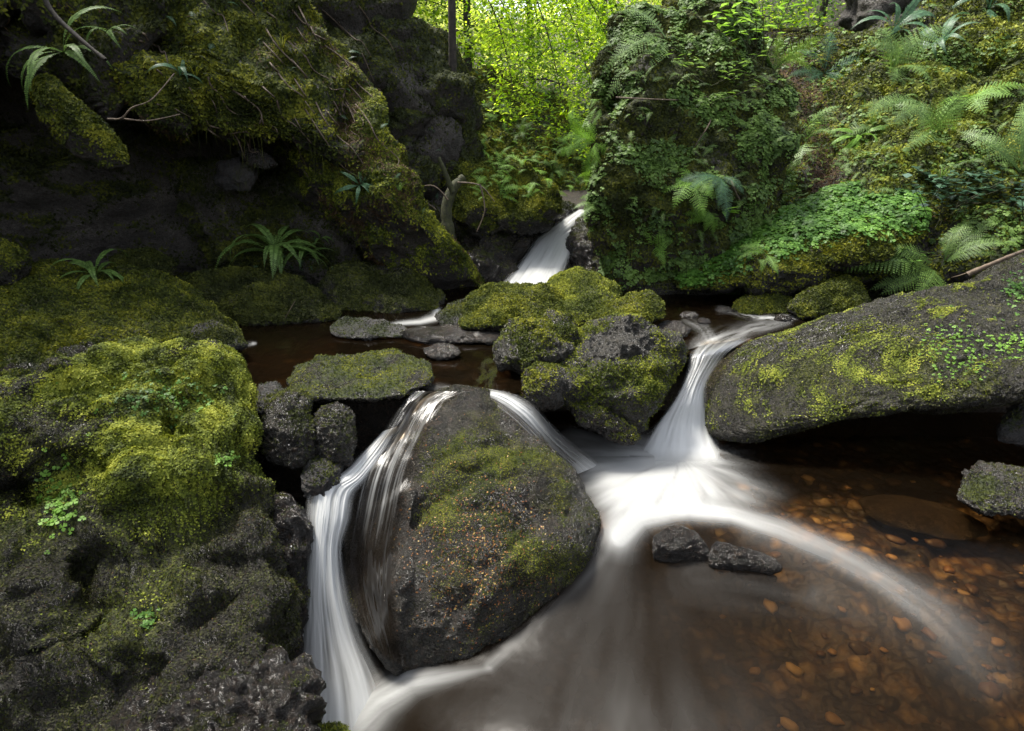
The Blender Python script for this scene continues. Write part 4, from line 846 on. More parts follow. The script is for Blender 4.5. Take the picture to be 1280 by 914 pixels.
def spray(C, n, rad, size, rng, flat=.5, asp=.55):
    """n leaves in uneven clumps round the points C"""
    k = rng.randint(0, len(C), n); r = rng.normal(size=(n, 3))*np.array([1, 1, flat])*rad*.55; P = C[k]+r
    d = rng.normal(size=(n, 3))*np.array([1, 1, .45]); d[:, 2] -= .25; d /= np.linalg.norm(d, axis=1)[:, None]
    u = rng.normal(size=(n, 3))*.45+np.array([0, 0, 1.]); s = np.cross(d, u); s /= np.linalg.norm(s, axis=1)[:, None]+1e-9
    L_ = size*(.6+.8*rng.rand(n))[:, None]; W = L_*asp*.5
    q = np.stack([P, P+d*L_*.5+s*W, P+d*L_, P+d*L_*.5-s*W], 1).reshape(-1, 3)
    rn = np.clip(.5+.35*rng.normal(size=len(C))[k]+rng.normal(0, .12, n), 0, 1)
    return q, np.arange(n*4).reshape(-1, 4), np.repeat(rn, 4)
def tree(label, base, h, lean, crown_r, nl, leaf, mat, seed, low=.25, r0=.12, clumps=90, group='sunlit trees beyond the waterfall', limbs=12, flat=.35):
    rng = np.random.RandomState(seed); base = np.array(base, float)
    root = empty('tree', base); tag(root, label, 'tree', group)
    top = np.array([lean[0], lean[1], h]); mid = top*.5+rng.normal(0, .15, 3)
    tv, tf = tube([(0, 0, -.6), (0, 0, 0), mid, top], r0, r0*.25, 9, rng, .05, 16); Lb = [(tv, tf)]; C = []
    for k in range(limbs):
        u = low+(1-low)*(k+.5)/limbs; p = np.array([0, 0, 0])*(1-u)+top*u if u > .5 else mid*(u/.5)
        a = k*2.4+rng.normal(0, .3); ln = crown_r*(1.05-.55*u)*(.8+.4*rng.rand())
        e = p+np.array([math.cos(a)*ln, math.sin(a)*ln, ln*(.15-.35*(1-u))+rng.normal(0, .1)])
        c1 = p*.5+e*.5+np.array([0, 0, .18*ln]); Lb.append(tube([p, c1, e], r0*.28*(1.1-u), .008, 5, rng, .05, 9))
        for j in range(5):
            v = .3+.7*rng.rand(); q0 = p*(1-v)**2+2*c1*v*(1-v)+e*v*v; q1 = q0+rng.normal(size=3)*np.array([.4, .4, .2])*ln*.6; q1[2] -= .1*ln
            Lb.append(tube([q0, (q0+q1)/2+np.array([0, 0, .05]), q1], .012, .004, 4, None, 0, 5))
            for w_ in (.35, .6, .8, 1.): C.append(q0*(1-w_)+q1*w_+rng.normal(0, .05, 3))
    v, f = merge(Lb); mesh('trunk', v, f, M['bark'], root)
    q, fq, rn = spray(np.array(C), nl, crown_r*.20, leaf, rng, flat); mesh('crown', q, fq, M[mat], root, {'rnd': rn}, smooth=False)
    return root
def gz(x, y):
    ok, loc, n, i, ob, mt = S.ray_cast(DG, Vector((x, y, 30)), Vector((0, 0, -1))); return loc.z if ok else 1.
TR = [(-.7, 11.5, 5.0, 2.2, 'canopy_mid', 'nearest bright-leaved tree over the head of the gorge, left of the gap'), (1.7, 12.6, 5.5, 2.4, 'canopy', 'yellow-green tree right over the small waterfall'),
      (-3.2, 13.5, 6.5, 2.8, 'canopy', 'tall lime tree behind the dark knob'), (.5, 15.5, 7, 3.0, 'canopy_mid', 'pale glowing tree in the middle of the gap'), (3.4, 14.2, 6, 2.6, 'canopy_mid', 'bright tree just behind the rock pillar'),
      (6.3, 14.5, 6.5, 2.8, 'canopy', 'lime-leaved tree seen above the bare soil of the right slope'), (-6, 17, 8, 3.5, 'canopy_dim', 'darker green tree high on the left rim'), (-1.8, 19, 8, 3.5, 'canopy_hazed', 'soft yellow tree far up the stream'),
      (2.6, 20, 9, 3.6, 'canopy_hazed', 'far tree rising over the right of the gap'), (9, 18, 9, 3.8, 'canopy_dim', 'deep green tree at the back of the right slope'), (5.5, 22, 9, 4, 'canopy', 'distant tree between the pillar and the dark overhang')]
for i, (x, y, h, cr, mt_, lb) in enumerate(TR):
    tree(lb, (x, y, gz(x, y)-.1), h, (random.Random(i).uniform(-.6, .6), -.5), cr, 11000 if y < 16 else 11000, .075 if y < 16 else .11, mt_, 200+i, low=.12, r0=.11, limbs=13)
# distant wood: one mass of leaves
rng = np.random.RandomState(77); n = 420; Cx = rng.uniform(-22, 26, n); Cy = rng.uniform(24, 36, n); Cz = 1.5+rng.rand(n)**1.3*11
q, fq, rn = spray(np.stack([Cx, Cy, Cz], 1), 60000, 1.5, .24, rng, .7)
tag(mesh('woodland', q, fq, M['canopy_hazed'], None, {'rnd': rn}, smooth=False), 'hazy bright wood far up the valley', 'wood', kind='stuff')
q, fq, rn = None, None, None
rng = np.random.RandomState(78); C = []
for _ in range(330):
    x = rng.uniform(-5, 9); y = rng.uniform(9.5, 17); C.append((x, y, gz(x, y)+.1+rng.rand()**1.5*2.0))
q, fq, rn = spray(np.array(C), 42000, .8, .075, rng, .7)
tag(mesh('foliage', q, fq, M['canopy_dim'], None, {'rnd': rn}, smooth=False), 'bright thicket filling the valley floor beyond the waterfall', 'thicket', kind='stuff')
# unseen trees added on the left rim so that their crowns shade the gorge
for i, (x, y, h, cr, lb) in enumerate(OVER := [(-6.6, 3.2, 5.5, 2.6, 'unseen tree added on the left rim to shade the dark hollow'), (-9.5, 9.5, 6, 3.0, 'unseen tree added for shade on the left rim behind the rooty brow'), (-6.0, .2, 6, 3.2, 'unseen tree added for shade on the left rim nearest the viewer')]):
    tree(lb, (x, y, gz(x, y)-.1), h, (1.0, -.5), cr, 13000, .10, 'canopy_dim', 300+i, low=.3, r0=.16, limbs=12, group='unseen trees added to shade the gorge')

# ---- the thin tree on the knob, with long drooping twigs
p, nn = hit(566, 84)
if p is None: p = atY(566, 84, 6.3)
root = empty('conifer_tree', p); tag(root, 'thin dark tree standing on the knob with drooping twigs over the gap', 'tree')
rng = np.random.RandomState(5)
v, f = tube([(0, .05, -.3), (0, 0, 0), (.02, 0, 1.), (.10, .1, 5)], .042, .028, 10, rng, .03, 24); mesh('trunk', v, f, M['bark'], root)
br = []
for k in range(10):
    x0 = 575+rng.rand()*190; Y_ = 6.2+rng.rand()*1.8; a = atY(x0-20*rng.rand()-10, -60-40*rng.rand(), Y_)-p; ln = 70+rng.rand()*130
    dx = 10+rng.rand()*45; b = atY(x0+dx*.5, -50+ln*.55, Y_-.1)-p; c = atY(x0+dx, -40+ln*1.1, Y_-.2)-p
    parts = [tube([(0, 0, 3.0+.1*k), (a*.6+np.array([0, 0, 1.2])), a, b, c], .013, .003, 5, None, 0, 22)]
    pl = catmull([a, b, c], np.linspace(0, 1, 16)); C = []
    for q_ in pl:
        for s_ in (-1, 1):
            e = q_+np.array([s_*(.10+.10*rng.rand()), rng.normal(0, .06), -.10-.06*rng.rand()]); parts.append(tube([q_, e], .003, .0015, 3)); C += [e, (e+q_)/2]
    v, f = merge(parts); b_ = mesh('branch', v, f, M['bark'], root)
    q, fq, rn = spray(np.array(C), 1300, .10, .045, rng, .6, .45); mesh('foliage', q, fq, M['canopy'], b_, {'rnd': rn}, smooth=False)

# ---- ferns
fr = 'ferns on the right bank and pillar'
FL = [ # px, py, label, size, kind, n, mat, kwargs
 (868, 78, 'big pale fern leaning out from the upper left of the pillar', 0.62, 'bracken', 6, 'fern_pale', dict(aim=(-1, .15), spread=90)),
 (835, 52, 'grey-green fern near the pillar top, fronds over the bright gap', 0.63, 'lady', 7, 'fern_pale', dict(aim=(-1, -.1), spread=110)),
 (812, 132, 'small drooping fern on the left edge of the pillar', 0.48, 'lady', 5, 'fern_pale', dict(aim=(-1, .5), spread=70)),
 (905, 60, 'dark fern tucked at the pillar top beside the leafy shrub', 0.46, 'lady', 7, 'fern_dark', {}),
 (752, 258, 'little pale fern hanging at the lip of the small waterfall', 0.30, 'lady', 7, 'fern_pale', dict(Y=4.95)),
 (938, 195, 'blue-green fern with broad fronds midway up the pillar', 0.48, 'lady', 6, 'fern_pale', dict(aim=(.2, .9), spread=90)),
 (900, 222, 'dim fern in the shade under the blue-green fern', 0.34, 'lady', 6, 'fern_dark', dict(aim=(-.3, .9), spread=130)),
 (868, 228, 'lime fern with wide leaves at the middle of the pillar', 0.34, 'bracken', 6, 'fern_lime', dict(aim=(-.4, .3), spread=200)),
 (885, 262, 'second lime fern, just below the wide-leaved one', 0.23, 'bracken', 5, 'fern_lime', dict(aim=(-.5, .8), spread=120)),
 (818, 308, 'small lime fern low on the pillar above the water', 0.23, 'bracken', 5, 'fern_lime', dict(aim=(.2, -.2), spread=260)),
 (1112, 88, 'pale feathery fern high on the right slope', 0.62, 'bracken', 7, 'fern_pale', {}),
 (1062, 118, 'dull fern on the bare soil left of the high feathery fern', 0.46, 'lady', 7, 'fern', {}),
 (1150, 128, 'drooping fern beneath the high feathery fern', 0.52, 'lady', 6, 'fern_pale', dict(aim=(-.6, .6), spread=140)),
 (1212, 122, 'lime fern among yellow moss on the upper right slope', 0.48, 'bracken', 6, 'fern_lime', dict(aim=(-.2, 0), spread=240)),
 (1180, 60, 'dark strap-leaved fern under the top overhang', 0.57, 'sword', 10, 'fern_dark', {}),
 (1115, 40, 'fern at the foot of the dark overhang', 0.57, 'sword', 9, 'fern_dark', {}),
 (1235, 12, 'dark fern at the top right of the slope', 0.63, 'sword', 10, 'fern_dark', {}),
 (1072, 172, 'shining strap-leaved fern drooping in the centre of the slope', 0.48, 'sword', 10, 'fern_lime', dict(aim=(-.1, .8), spread=200)),
 (1092, 160, 'small bracken tip above the shining strap-leaved fern', 0.29, 'bracken', 4, 'fern', {}),
 (995, 138, 'soft green fern left of centre on the slope', 0.52, 'lady', 8, 'fern', {}),
 (1008, 178, 'pale fern below the soft green fern', 0.46, 'bracken', 6, 'fern_pale', {}),
 (965, 92, 'tufted fern between the pillar and the soil bank', 0.46, 'lady', 8, 'fern', {}),
 (1165, 168, 'faded fern among moss right of the shining fern', 0.43, 'bracken', 5, 'fern_pale', {}),
 (1030, 92, 'fern at the top edge of the bare soil', 0.52, 'lady', 8, 'fern_dark', {}),
 (965, 232, 'small fern at the rear end of the sorrel ledge', 0.34, 'lady', 7, 'fern', {}),
 (1275, 215, 'large fern leaning in at the right edge above the glossy leaves', 0.57, 'lady', 7, 'fern_pale', dict(aim=(-.2, -1), spread=120)),
 (1165, 338, 'broad feathery fern spreading over the upstream end of the long slab', 0.62, 'lady', 8, 'fern', dict(aim=(-1, .15), spread=130)),
 (1180, 330, 'upright fern between the feathery fern and the glossy leaves', 0.48, 'lady', 6, 'fern', dict(aim=(.2, -1), spread=100)),
 (1150, 358, 'short lime fern lying on the edge of the long slab', 0.41, 'lady', 6, 'fern_lime', dict(aim=(-.6, .3), spread=180)),
 (958, 318, 'yellow-green fern tips at the front of the sorrel ledge', 0.26, 'lady', 6, 'fern_lime', dict(aim=(0, .5), spread=240)),
]
for (x, y, lb, sz, kd, nf, mt_, kw) in FL: fern(x, y, lb, sz, kd, nf, mt_, group=fr, **kw)
fl = 'ferns on the left bank'
FLL = [(80, 66, 'strap-leaved fern hanging over the dark hollow at upper left', .50, 'sword', 10, 'fern_pale', dict(aim=(.3, .6), spread=230)),
 (138, 40, 'little fern above the hanging strap-leaved fern', .26, 'sword', 5, 'fern_pale', dict(aim=(.4, -.1), spread=200)),
 (164, 24, 'topmost small fern on the left slope', .22, 'sword', 4, 'fern_pale', dict(aim=(.5, 0), spread=200)),
 (345, 318, 'bushy glossy fern at the back of the hollow on the left bank', .58, 'sword', 24, 'fern_pale', dict(tilt=.3)),
 (380, 322, 'drooping fern crowding the right of the bushy glossy fern', .34, 'sword', 14, 'fern_pale', dict(tilt=.3)),
 (400, 300, 'small fern tuft right of the bushy ferns', .2, 'sword', 6, 'fern_pale', {}),
 (120, 345, 'arching fern on top of the broad left mound', .36, 'sword', 12, 'fern_pale', dict(tilt=.3)),
 (450, 232, 'tiny fern tuft on the mossy spur', .22, 'sword', 7, 'fern_dark', {}),
 (225, 95, 'faint fern among the moss of the brow', .25, 'sword', 6, 'fern_dark', {})]
for (x, y, lb, sz, kd, nf, mt_, kw) in FLL: fern(x, y, lb, sz, kd, nf, mt_, group=fl, **kw)
ff = 'ferns on the slope behind the waterfall'
for (x, y, lb, sz) in [(735, 205, 'lime fern beside the pillar above the waterfall', .34), (712, 185, 'lime fern a little higher, left of the gap foot', .36), (745, 178, 'bright fern at the foot of the gap', .36), (690, 215, 'fern over the moss-capped boulder', .32),
                       (722, 232, 'lowest fern just above the waterfall lip', .28), (655, 170, 'fern in the middle of the far green slope', .34), (620, 140, 'fern high on the far green slope by the knob', .34), (680, 150, 'fern near the crest of the far green slope', .36)]:
    fern(x, y, lb, sz, 'lady', 8, 'fern_lime' if y < 215 and x > 680 else 'fern', group=ff)

# ---- undergrowth: countless small sprays on the slopes (one mass each)
def undergrowth(nm, label, boxes, n, kind, size, mat, seed, up=.5):
    rng = np.random.RandomState(seed); parts = []; R_ = []
    V0, F0, r0 = frond_mesh(kind, 2); V1, F1, r1 = frond_mesh(kind, 1)
    W = np.array([b[4] for b in boxes], float); W /= W.sum()
    for i in range(n):
        b = boxes[rng.choice(len(boxes), p=W)]; p, nn = hit(rng.uniform(b[0], b[2]), rng.uniform(b[1], b[3]))
        if p is None or nn[2] < -.3: continue
        z = Vector(np.array([0, 0, 1.])*(1-up)+nn*up).normalized(); q = z.to_track_quat('Z', 'Y').to_matrix(); q = q@Matrix.Rotation(rng.rand()*6.28, 3, 'Z')
        V, Fq, r = (V0, F0, r0) if rng.rand() < .5 else (V1, F1, r1); s = size*(.5+.9*rng.rand())
        parts.append(((V*s)@np.array(q).T+p, Fq)); R_.append(np.clip(r+rng.normal(0, .18), 0, 1))
    v, f = merge(parts); return tag(mesh(nm, v, f, M[mat], None, {'rnd': np.concatenate(R_)}, smooth=False), label, 'undergrowth', kind='stuff')
undergrowth('undergrowth', 'low ferny undergrowth covering the right slope', [(930, 60, 1280, 260, 5), (760, 10, 960, 120, 4), (960, 180, 1120, 250, 2), (1130, 230, 1280, 330, 1), (760, 120, 970, 345, 5)], 900, 'small', .13, 'fern', 1)
undergrowth('undergrowth', 'small ferns and herbs on the slope behind the waterfall', [(600, 110, 750, 250, 1)], 520, 'small', .17, 'fern_lime', 2)
undergrowth('undergrowth', 'sparse dim seedlings on the left slope', [(180, 0, 440, 150, 1), (280, 290, 420, 340, 1), (430, 150, 560, 330, .5)], 90, 'small', .10, 'fern_dark', 3)
# ---- sorrel: three-part leaves held above the moss
def trefoil(B, maskf, n, size, mat, rng, lift):
    o, P, T, Nn, mm = B; m = np.clip(maskf(P, Nn), 0, 1); A = np.cross(P[T[:, 1]]-P[T[:, 0]], P[T[:, 2]]-P[T[:, 0]]); a = np.linalg.norm(A, axis=1)
    w = a*m[T].mean(1); f = rng.choice(len(T), n, p=w/w.sum()); c = P[T[f]].mean(1); nn = A[f]/a[f][:, None]
    up = nn*.5+np.array([0, -.15, .7]); up += rng.normal(0, .22, up.shape); up /= np.linalg.norm(up, axis=1)[:, None]; c = c+up*(lift*(.3+rng.rand(n)))[:, None]
    x = np.cross(up, rng.normal(size=(n, 3))); x /= np.linalg.norm(x, axis=1)[:, None]; y = np.cross(up, x); V = []; s = size*(.6+.7*rng.rand(n))[:, None]
    for k in range(3):
        t = k*2.094; d = x*math.cos(t)+y*math.sin(t); e = np.cross(up, d)
        V += [c, c+(d*.55+e*.5-up*.05)*s, c+d*.9*s-up*.12*s, c+(d*.55-e*.5-up*.05)*s]
    V = np.stack(V, 1).reshape(-1, 3); rn = np.repeat(np.clip(.5+.8*fbm(c*4, 3)+rng.normal(0, .2, n), 0, 1), 12)
    return V, np.arange(n*12).reshape(-1, 4), rn
rng = np.random.RandomState(9)
def lm(P, Nn):
    x, y = proj(P); line = np.interp(x, [840, 930, 1050, 1150], [345, 305, 268, 262]); return sstep(.0, .5, Nn[:, 2])*sstep(line+45, line+5, y)*sstep(830, 860, x)
v, f, r = trefoil(LEDGE, lm, 9000, .026, 'sorrel', rng, .03); mesh('sorrel_carpet', v-np.array(LEDGE[0].location), f, M['sorrel'], LEDGE[0], {'rnd': r}, smooth=False)
PILLAR = ROCKS['rock_pillar']
v, f, r = trefoil(PILLAR, lambda P, Nn: sstep(-.02, .25, fbm(P*3.3, 3)+.05)*sstep(-.5, .2, Nn[:, 2]+.6*(-Nn[:, 1])), 16000, .020, 'sorrel', rng, .02); mesh('leaf_cover', v-np.array(PILLAR[0].location), f, M['fern'], PILLAR[0], {'rnd': r}, smooth=False)
v, f, r = trefoil(RBANK, lambda P, Nn: sstep(.02, .3, fbm(P*2.1+9, 3))*sstep(-.5, .3, Nn[:, 2])*(1-np.exp(-((proj(P)[0]-985)/45)**2-((proj(P)[1]-110)/45)**2))*(1-np.exp(-((proj(P)[0]-1030)/20)**2-((proj(P)[1]-215)/40)**2)), 20000, .026, 'sorrel', rng, .03); mesh('leaf_cover', v-np.array(RBANK[0].location), f, M['fern'], RBANK[0], {'rnd': r}, smooth=False)
def patch(B, cx, cy, rx, ry, n, size, mat, nm, lift=.015, seed=0):
    rng = np.random.RandomState(seed)
    v, f, r = trefoil(B, lambda P, Nn: np.exp(-((proj(P)[0]-cx)/rx)**2-((proj(P)[1]-cy)/ry)**2)*((CAM-P)*Nn).sum(1).clip(0, 1)**.3, n, size, mat, rng, lift)
    mesh(nm, v-np.array(B[0].location), f, M[mat], B[0], {'rnd': r}, smooth=False)
patch(NL, 78, 622, 13, 32, 170, .016, 'fern_lime', 'seedlings', seed=1); patch(NL, 284, 578, 12, 6, 34, .015, 'fern_lime', 'seedlings', seed=2)
patch(NL, 185, 772, 12, 9, 30, .012, 'sorrel', 'seedlings', seed=3); patch(NL, 200, 498, 45, 20, 300, .013, 'sorrel', 'seedlings', seed=4)
patch(RB, 1195, 440, 30, 26, 260, .011, 'fern_lime', 'liverwort', lift=.006, seed=5); patch(RB, 1265, 430, 26, 12, 120, .011, 'fern_lime', 'liverwort', lift=.006, seed=6); patch(RB, 1270, 365, 14, 18, 90, .013, 'sorrel', 'liverwort', seed=7)
# ---- leafy plants
def leafy(px, py, label, nst, nl, size, mat, seed, h=.18, spread=.12, asp=.55, Y=None, cat='plant', name='leafy_plant', group=None):
    rng = np.random.RandomState(seed); p, nn = hit(px, py) if Y is None else (atY(px, py, Y), np.array([0, -.6, .6]))
    if p is None: return
    root = empty(name, p); tag(root, label, cat, group); St = []; V = []; Fq = []; rn = []
    for k in range(nst):
        b = rng.normal(0, spread*.3, 3); e = b+nn*h*.6*(.5+rng.rand())+np.array([rng.normal(0, spread), rng.normal(0, spread), h*(.5+.7*rng.rand())]); St.append(tube([b, (b+e)/2+rng.normal(0, .01, 3), e], .004, .002, 4, None, 0, 6))
        for j in range(nl):
            u = .35+.65*(j+1)/nl; q = b*(1-u)+e*u; a = j*2.4+rng.rand(); d = np.array([math.cos(a), math.sin(a), .15+rng.normal(0, .2)]); d[1] -= .2; d /= np.linalg.norm(d)
            s = np.cross(d, [0, 0, 1.]); s /= np.linalg.norm(s); up = np.cross(s, d); l = size*(.7+.6*rng.rand()); w_ = l*asp*.5; q2 = q+d*l*.15; i0 = len(V)
            V += [q, q2+d*l*.3+s*w_+up*l*.05, q2+d*l*.85-up*l*.08, q2+d*l*.3-s*w_+up*l*.05]; Fq.append((i0, i0+1, i0+2, i0+3)); rn += [np.clip(rng.rand(), 0, 1)]*4
    v, f = merge(St); mesh('stem', v, f, M['bark_moss'], root); mesh('foliage', np.array(V), np.array(Fq), M[mat], root, {'rnd': rn}, smooth=False); return root
leafy(930, 70, 'leafy shrub with long light green leaves on top of the pillar', 9, 8, .10, 'fern_lime', 1, h=.38, spread=.20, asp=.38, name='shrub', cat='shrub')
leafy(880, 105, 'drooping leafy sprigs on the face of the pillar below the shrub', 9, 8, .075, 'fern', 2, h=.2, spread=.25, asp=.45, name='shrub', cat='shrub')
leafy(907, 268, 'star-shaped rosette of light leaves above the ledge', 1, 11, .13, 'fern_lime', 3, h=.04, spread=.03, asp=.3)
leafy(938, 300, 'tiny sprig with round leaves in front of the ledge', 3, 6, .04, 'fern_lime', 4, h=.08, spread=.07, asp=.8)
leafy(1020, 85, 'sprawling green herb beside the bare soil', 8, 7, .06, 'fern', 5, h=.2, spread=.2, asp=.5)
leafy(985, 170, 'low herb left of the pale fern on the slope', 6, 6, .06, 'fern', 6, h=.14, spread=.15, asp=.6)
leafy(300, 285, 'bright round-leaved herb left of the bushy fern', 7, 6, .045, 'fern', 7, h=.1, spread=.15, asp=.8)
leafy(1118, 332, 'small round-leaved clover-like clump behind the feathery fern', 9, 6, .04, 'sorrel', 8, h=.1, spread=.1, asp=.8)
for i, (x, y, lb) in enumerate([(1170, 275, 'dark glossy ivy-like clump nearest the sorrel ledge'), (1215, 250, 'dark glossy clump in the middle, spreading up the bank'), (1262, 262, 'dark glossy clump cut by the right edge'), (1225, 295, 'lowest dark glossy clump behind the long slab'), (1180, 240, 'upper dark glossy clump under the yellow moss')]):
    leafy(x, y, lb, 16, 9, .065, 'ivy', 20+i, h=.22, spread=.22, asp=.85, name='ivy_plant', group='dark glossy-leaved plants behind the long slab')
# grass tufts
def grass(px, py, label, n, h, mat, seed, group=None):
    rng = np.random.RandomState(seed); p, nn = hit(px, py)
    if p is None: return
    V = []; Fq = []; rn = []
    for k in range(n):
        a = rng.rand()*6.28; d = np.array([math.cos(a), math.sin(a), 0]); s = np.array([-d[1], d[0], 0])*.0025; b = d*.02*rng.rand(); l = h*(.6+.6*rng.rand()); r = rng.rand()
        for j in range(3):
            u0, u1 = j/3, (j+1)/3; g = lambda u: b+d*l*.75*u**1.5+nn*.02+np.array([0, 0, l*(u-.75*u*u)]); i0 = len(V); V += [g(u0)-s*(1-u0), g(u0)+s*(1-u0), g(u1)+s*(1-u1*.9), g(u1)-s*(1-u1*.9)]; Fq.append((i0, i0+1, i0+2, i0+3)); rn += [r]*4
    o = mesh('grass_tuft', np.array(V), np.array(Fq), M[mat], None, {'rnd': rn}, smooth=False); o.location = tuple(p); tag(o, label, 'grass', group)
grass(450, 225, 'tuft of thin grass on the spur', 26, .2, 'fern', 1); grass(500, 238, 'grass tuft lower on the spur', 20, .18, 'fern', 2)
grass(1175, 225, 'grass blades over the dark glossy leaves', 26, .3, 'fern', 3); grass(245, 98, 'grass tuft amid the roots of the brow', 30, .25, 'moss', 4); grass(350, 60, 'grass tuft high on the rooty slope', 30, .25, 'moss', 5)
# hanging beards of moss and fine roots on the brow: uncountable
rng = np.random.RandomState(31); parts = []; R_ = []
for i in range(900):
    px = rng.uniform(165, 470) if i < 650 else rng.uniform(750, 960); py = rng.uniform(120, 230) if i < 650 else rng.uniform(40, 330)
    p, nn = hit(px, py)
    if p is None: continue
    l = .02+.22*rng.rand()**3; w_ = .002
    if noise(p*3.1)+.1 < 0: continue
    q = p+nn*.01; e = q+np.array([rng.normal(0, .015), -.02, -l]); s = np.array([w_, 0, 0])
    parts.append((np.array([q-s, q+s, e+s*.4, e-s*.4]), np.array([[0, 1, 2, 3]]))); R_.append(np.full(4, rng.rand()))
v, f = merge(parts); tag(mesh('hanging_moss', v, f, M['moss_dim'], None, {'rnd': np.concatenate(R_)}, smooth=False), 'beards of moss hanging from the banks', 'moss', kind='stuff')
# ---- roots, sticks and fallen limbs
def draped(name, pts, r0, r1, mat, label, cat, group=None, off=.01, seed=0, k=6, n=None):
    P = []
    for (x, y, *z) in pts:
        p, nn = hit(x, y)
        if z: p = atY(x, y, z[0])
        elif p is None: continue
        else: p = p+nn*off
        P.append(p)
    rng = np.random.RandomState(seed); v, f = tube(P, r0, r1, k, rng, .08, n or len(P)*6); loc = P[0]
    return tag(mesh(name, v, f, M[mat], None, None, loc=loc), label, cat, group)
draped('fallen_log', [(40, -40, 4.3), (62, 10, 4.25), (90, 40, 4.2), (132, 75, 4.1)], .016, .012, 'bark', 'dark straight pole slanting above the hanging fern at upper left', 'log')
draped('branch', [(135, 149, 3.85), (152, 148, 3.8), (165, 135, 3.8), (190, 124, 3.85), (218, 92, 4.0)], .006, .003, 'twig', 'thin bent twig arching over the hollow at upper left', 'twig', k=5)
draped('branch', [(150, 148, 3.8), (185, 151, 3.85), (225, 143, 4.0)], .005, .003, 'twig', 'thin level twig below the bent one', 'twig', k=5)
draped('tree_stump', [(561, 298, 5.15), (558, 262, 5.2), (566, 236, 5.25), (580, 222, 5.3)], .05, .035, 'bark_moss', 'mossy upright limb against the moss-capped boulder', 'limb', k=9)
draped('branch', [(566, 240, 5.2), (556, 215, 5.2), (548, 197, 5.2)], .022, .014, 'bark_moss', 'short mossy stub leaning left from the upright limb', 'limb', k=8)
for i, (pts, lb) in enumerate([([(572, 228, 5.2), (600, 232, 5.15), (618, 252, 5.1)], 'pale twig fallen against the moss-capped boulder'), ([(560, 250, 5.1), (540, 232, 5.1), (505, 240, 5.1)], 'dead twig reaching left from the mossy limb'),
        ([(490, 190, 5.1), (505, 205, 5.05), (520, 240, 5.0), (545, 262, 5.)], 'long pale twig lying down the spur'), ([(600, 230, 5.1), (606, 262, 5.05), (596, 290, 5.05)], 'twig hanging before the dark wet rock')]):
    draped('branch', pts, .007, .003, 'twig', lb, 'twig', 'dead twigs round the mossy limb', k=5)
draped('branch', [(1210, 343, 3.7), (1240, 330, 3.65), (1285, 312, 3.6), (1330, 300, 3.6)], .016, .009, 'twig', 'bare brown stick lying on the upper edge of the long slab', 'stick', k=6)
draped('branch', [(1150, 352), (1190, 347), (1225, 336, 3.68)], .008, .004, 'twig', 'thinner stick beside the brown stick on the long slab', 'stick', k=6)
draped('branch', [(355, 400, 4.1), (362, 388, 4.1), (369, 376, 4.12)], .004, .002, 'twig', 'little twig standing out of the pool by the left mounds', 'twig', k=4)
draped('root', [(905, 200), (912, 225), (925, 250), (945, 268), (952, 275)], .008, .004, 'twig', 'brown root curving down the pillar to the ledge', 'root', k=5)
draped('root', [(770, 122, 4.9), (810, 124, 4.85), (850, 125), (885, 122)], .006, .003, 'twig', 'thin stem crossing the pillar below the pale fern', 'stem', k=5)
draped('root', [(880, 130), (888, 150), (870, 180), (858, 205)], .006, .003, 'twig', 'looping root on the middle of the pillar', 'root', k=5)
parts = []; rng = np.random.RandomState(41)
for i in range(90):
    x0 = rng.uniform(170, 450); y0 = rng.uniform(-10, 150); L_ = rng.uniform(40, 130); P = []
    for j in range(5):
        p, nn = hit(x0+L_*j/4*.62+rng.normal(0, 4), y0+L_*j/4*.75+rng.normal(0, 4))
        if p is not None: P.append(p+nn*.012)
    if len(P) >= 3 and np.abs(np.diff(np.array(P), axis=0)).max() < .8: parts.append(tube(P, .007, .003, 5, rng, .1, 18))
v, f = merge(parts); tag(mesh('roots', v, f, M['twig'], None, {}), 'tangle of bare roots and dead stems over the left slope', 'roots', kind='stuff')
# stones under the clear brown water
parts = []; R_ = []; Vi, Ti = ico(2)
LBV = None
for i in range(130):
    px = rng.uniform(840, 1330); py = rng.uniform(575, 900)
    if py > 560+(px-820)*.0+0 and not (py > 640 and px < 880):
        zz = -.56-.08*sstep(700, 900, py); p = atZ(px, py, zz); s = .008+.035*rng.rand()**2.2; s = s*np.array([1, .6+.5*rng.rand(), .4]); a = rng.rand()*3.14; ca, sa = math.cos(a), math.sin(a)
        v = Vi*s*(1+.9*fbm(Vi*.9+i, 2))[:, None]; v = np.stack([v[:, 0]*ca-v[:, 1]*sa, v[:, 0]*sa+v[:, 1]*ca, v[:, 2]], 1)+p
        zbed = LZ(p[None, :2])[0]-.10; v[:, 2] += zbed-p[2]; parts.append((v, Ti)); R_.append(np.full(len(v), rng.rand()))
M['pebble'] = leaf_material('pebble_colours', [(0, (.02, .013, .008)), (.5, (.06, .032, .014)), (.8, (.14, .075, .03)), (1, (.38, .28, .13))], trans=0, rough=.5)
v, f = merge(parts); tag(mesh('pebbles', v, f, M['pebble'], None, {'rnd': np.concatenate(R_)}), 'brown and orange pebbles on the bed of the lower pool', 'pebbles', kind='stuff')
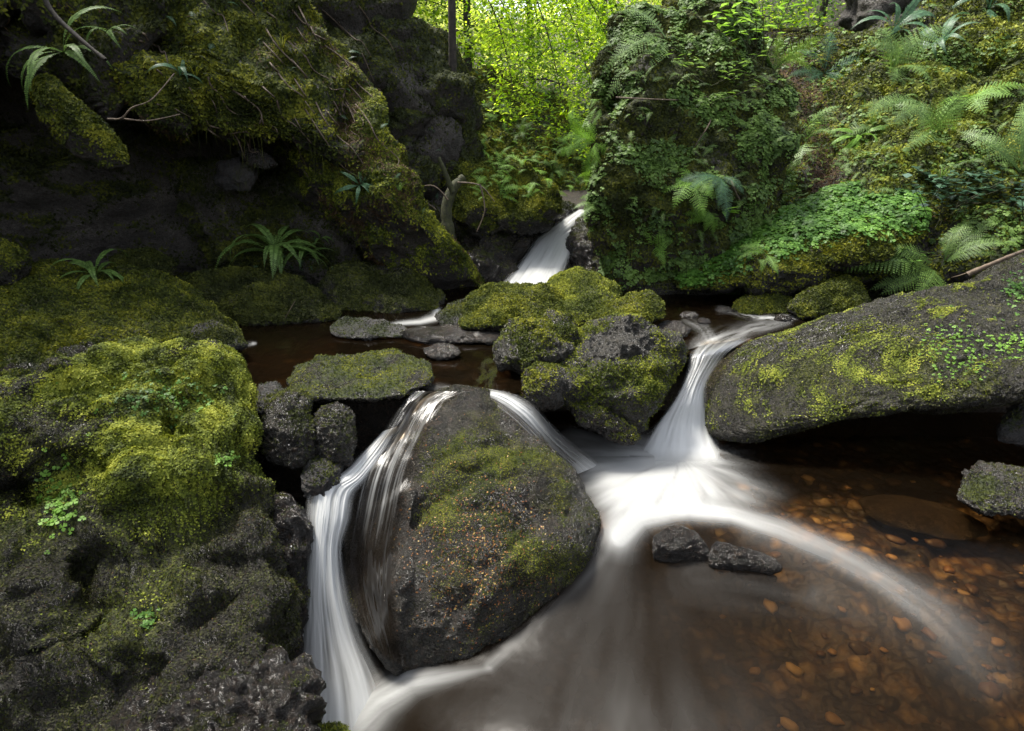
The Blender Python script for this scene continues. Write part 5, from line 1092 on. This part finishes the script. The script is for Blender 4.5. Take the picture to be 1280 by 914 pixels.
v, T_ = ico(5); c = atZ(1150, 645, -.52); a = R(-25); v = v*np.array([.27, .15, .05])*(1+.18*fbm(v*1.6+4, 3))[:, None]; v = np.stack([v[:, 0]*math.cos(a)-v[:, 1]*math.sin(a), v[:, 0]*math.sin(a)+v[:, 1]*math.cos(a), v[:, 2]], 1)
tag(mesh('boulder', v, T_, M['rock_wet'], None, {'moss': np.zeros(len(v))}), 'broad dark stone lying wholly under the brown water at right', 'boulder').location = tuple(c)
# ================================================================== LIGHT
w = bpy.data.worlds.new('World'); S.world = w; w.use_nodes = True
wt = w.node_tree; wt.nodes.clear()
SUN_EL, SUN_AZ = R(62), R(-50)     # azimuth from +Y towards +X
sky = wt.nodes.new('ShaderNodeTexSky'); sky.sky_type = 'NISHITA'; sky.sun_disc = False; sky.sun_elevation = SUN_EL; sky.sun_rotation = SUN_AZ
sky.air_density = 1.0; sky.dust_density = 3.0; sky.ozone_density = .6
bg = wt.nodes.new('ShaderNodeBackground'); bg.inputs[1].default_value = .12
wo = wt.nodes.new('ShaderNodeOutputWorld'); hs = wt.nodes.new('ShaderNodeHueSaturation'); hs.inputs['Saturation'].default_value = .35; wt.links.new(sky.outputs[0], hs.inputs['Color']); wt.links.new(hs.outputs[0], bg.inputs[0]); wt.links.new(bg.outputs[0], wo.inputs[0])
sl = bpy.data.lights.new('sun', 'SUN'); sl.energy = 2.4; sl.angle = R(12); sl.color = (1, .95, .86)
so = bpy.data.objects.new('sun', sl); COL.objects.link(so)
dv = Vector((math.sin(SUN_AZ)*math.cos(SUN_EL), math.cos(SUN_AZ)*math.cos(SUN_EL), math.sin(SUN_EL)))
so.rotation_euler = dv.to_track_quat('Z', 'Y').to_euler(); so.location = (0, 0, 20)
S.view_settings.view_transform = 'Standard'; S.view_settings.look = 'None'; S.view_settings.gamma = 1; S.view_settings.use_curve_mapping = False
S.view_settings.exposure = EXPOSURE
S.cycles.max_bounces = 8; S.cycles.transparent_max_bounces = 24; S.cycles.diffuse_bounces = 3; S.cycles.glossy_bounces = 3; S.cycles.transmission_bounces = 4
S.cycles.use_denoising = True; S.cycles.caustics_reflective = False; S.cycles.caustics_refractive = False
S.cycles.sample_clamp_indirect = 4
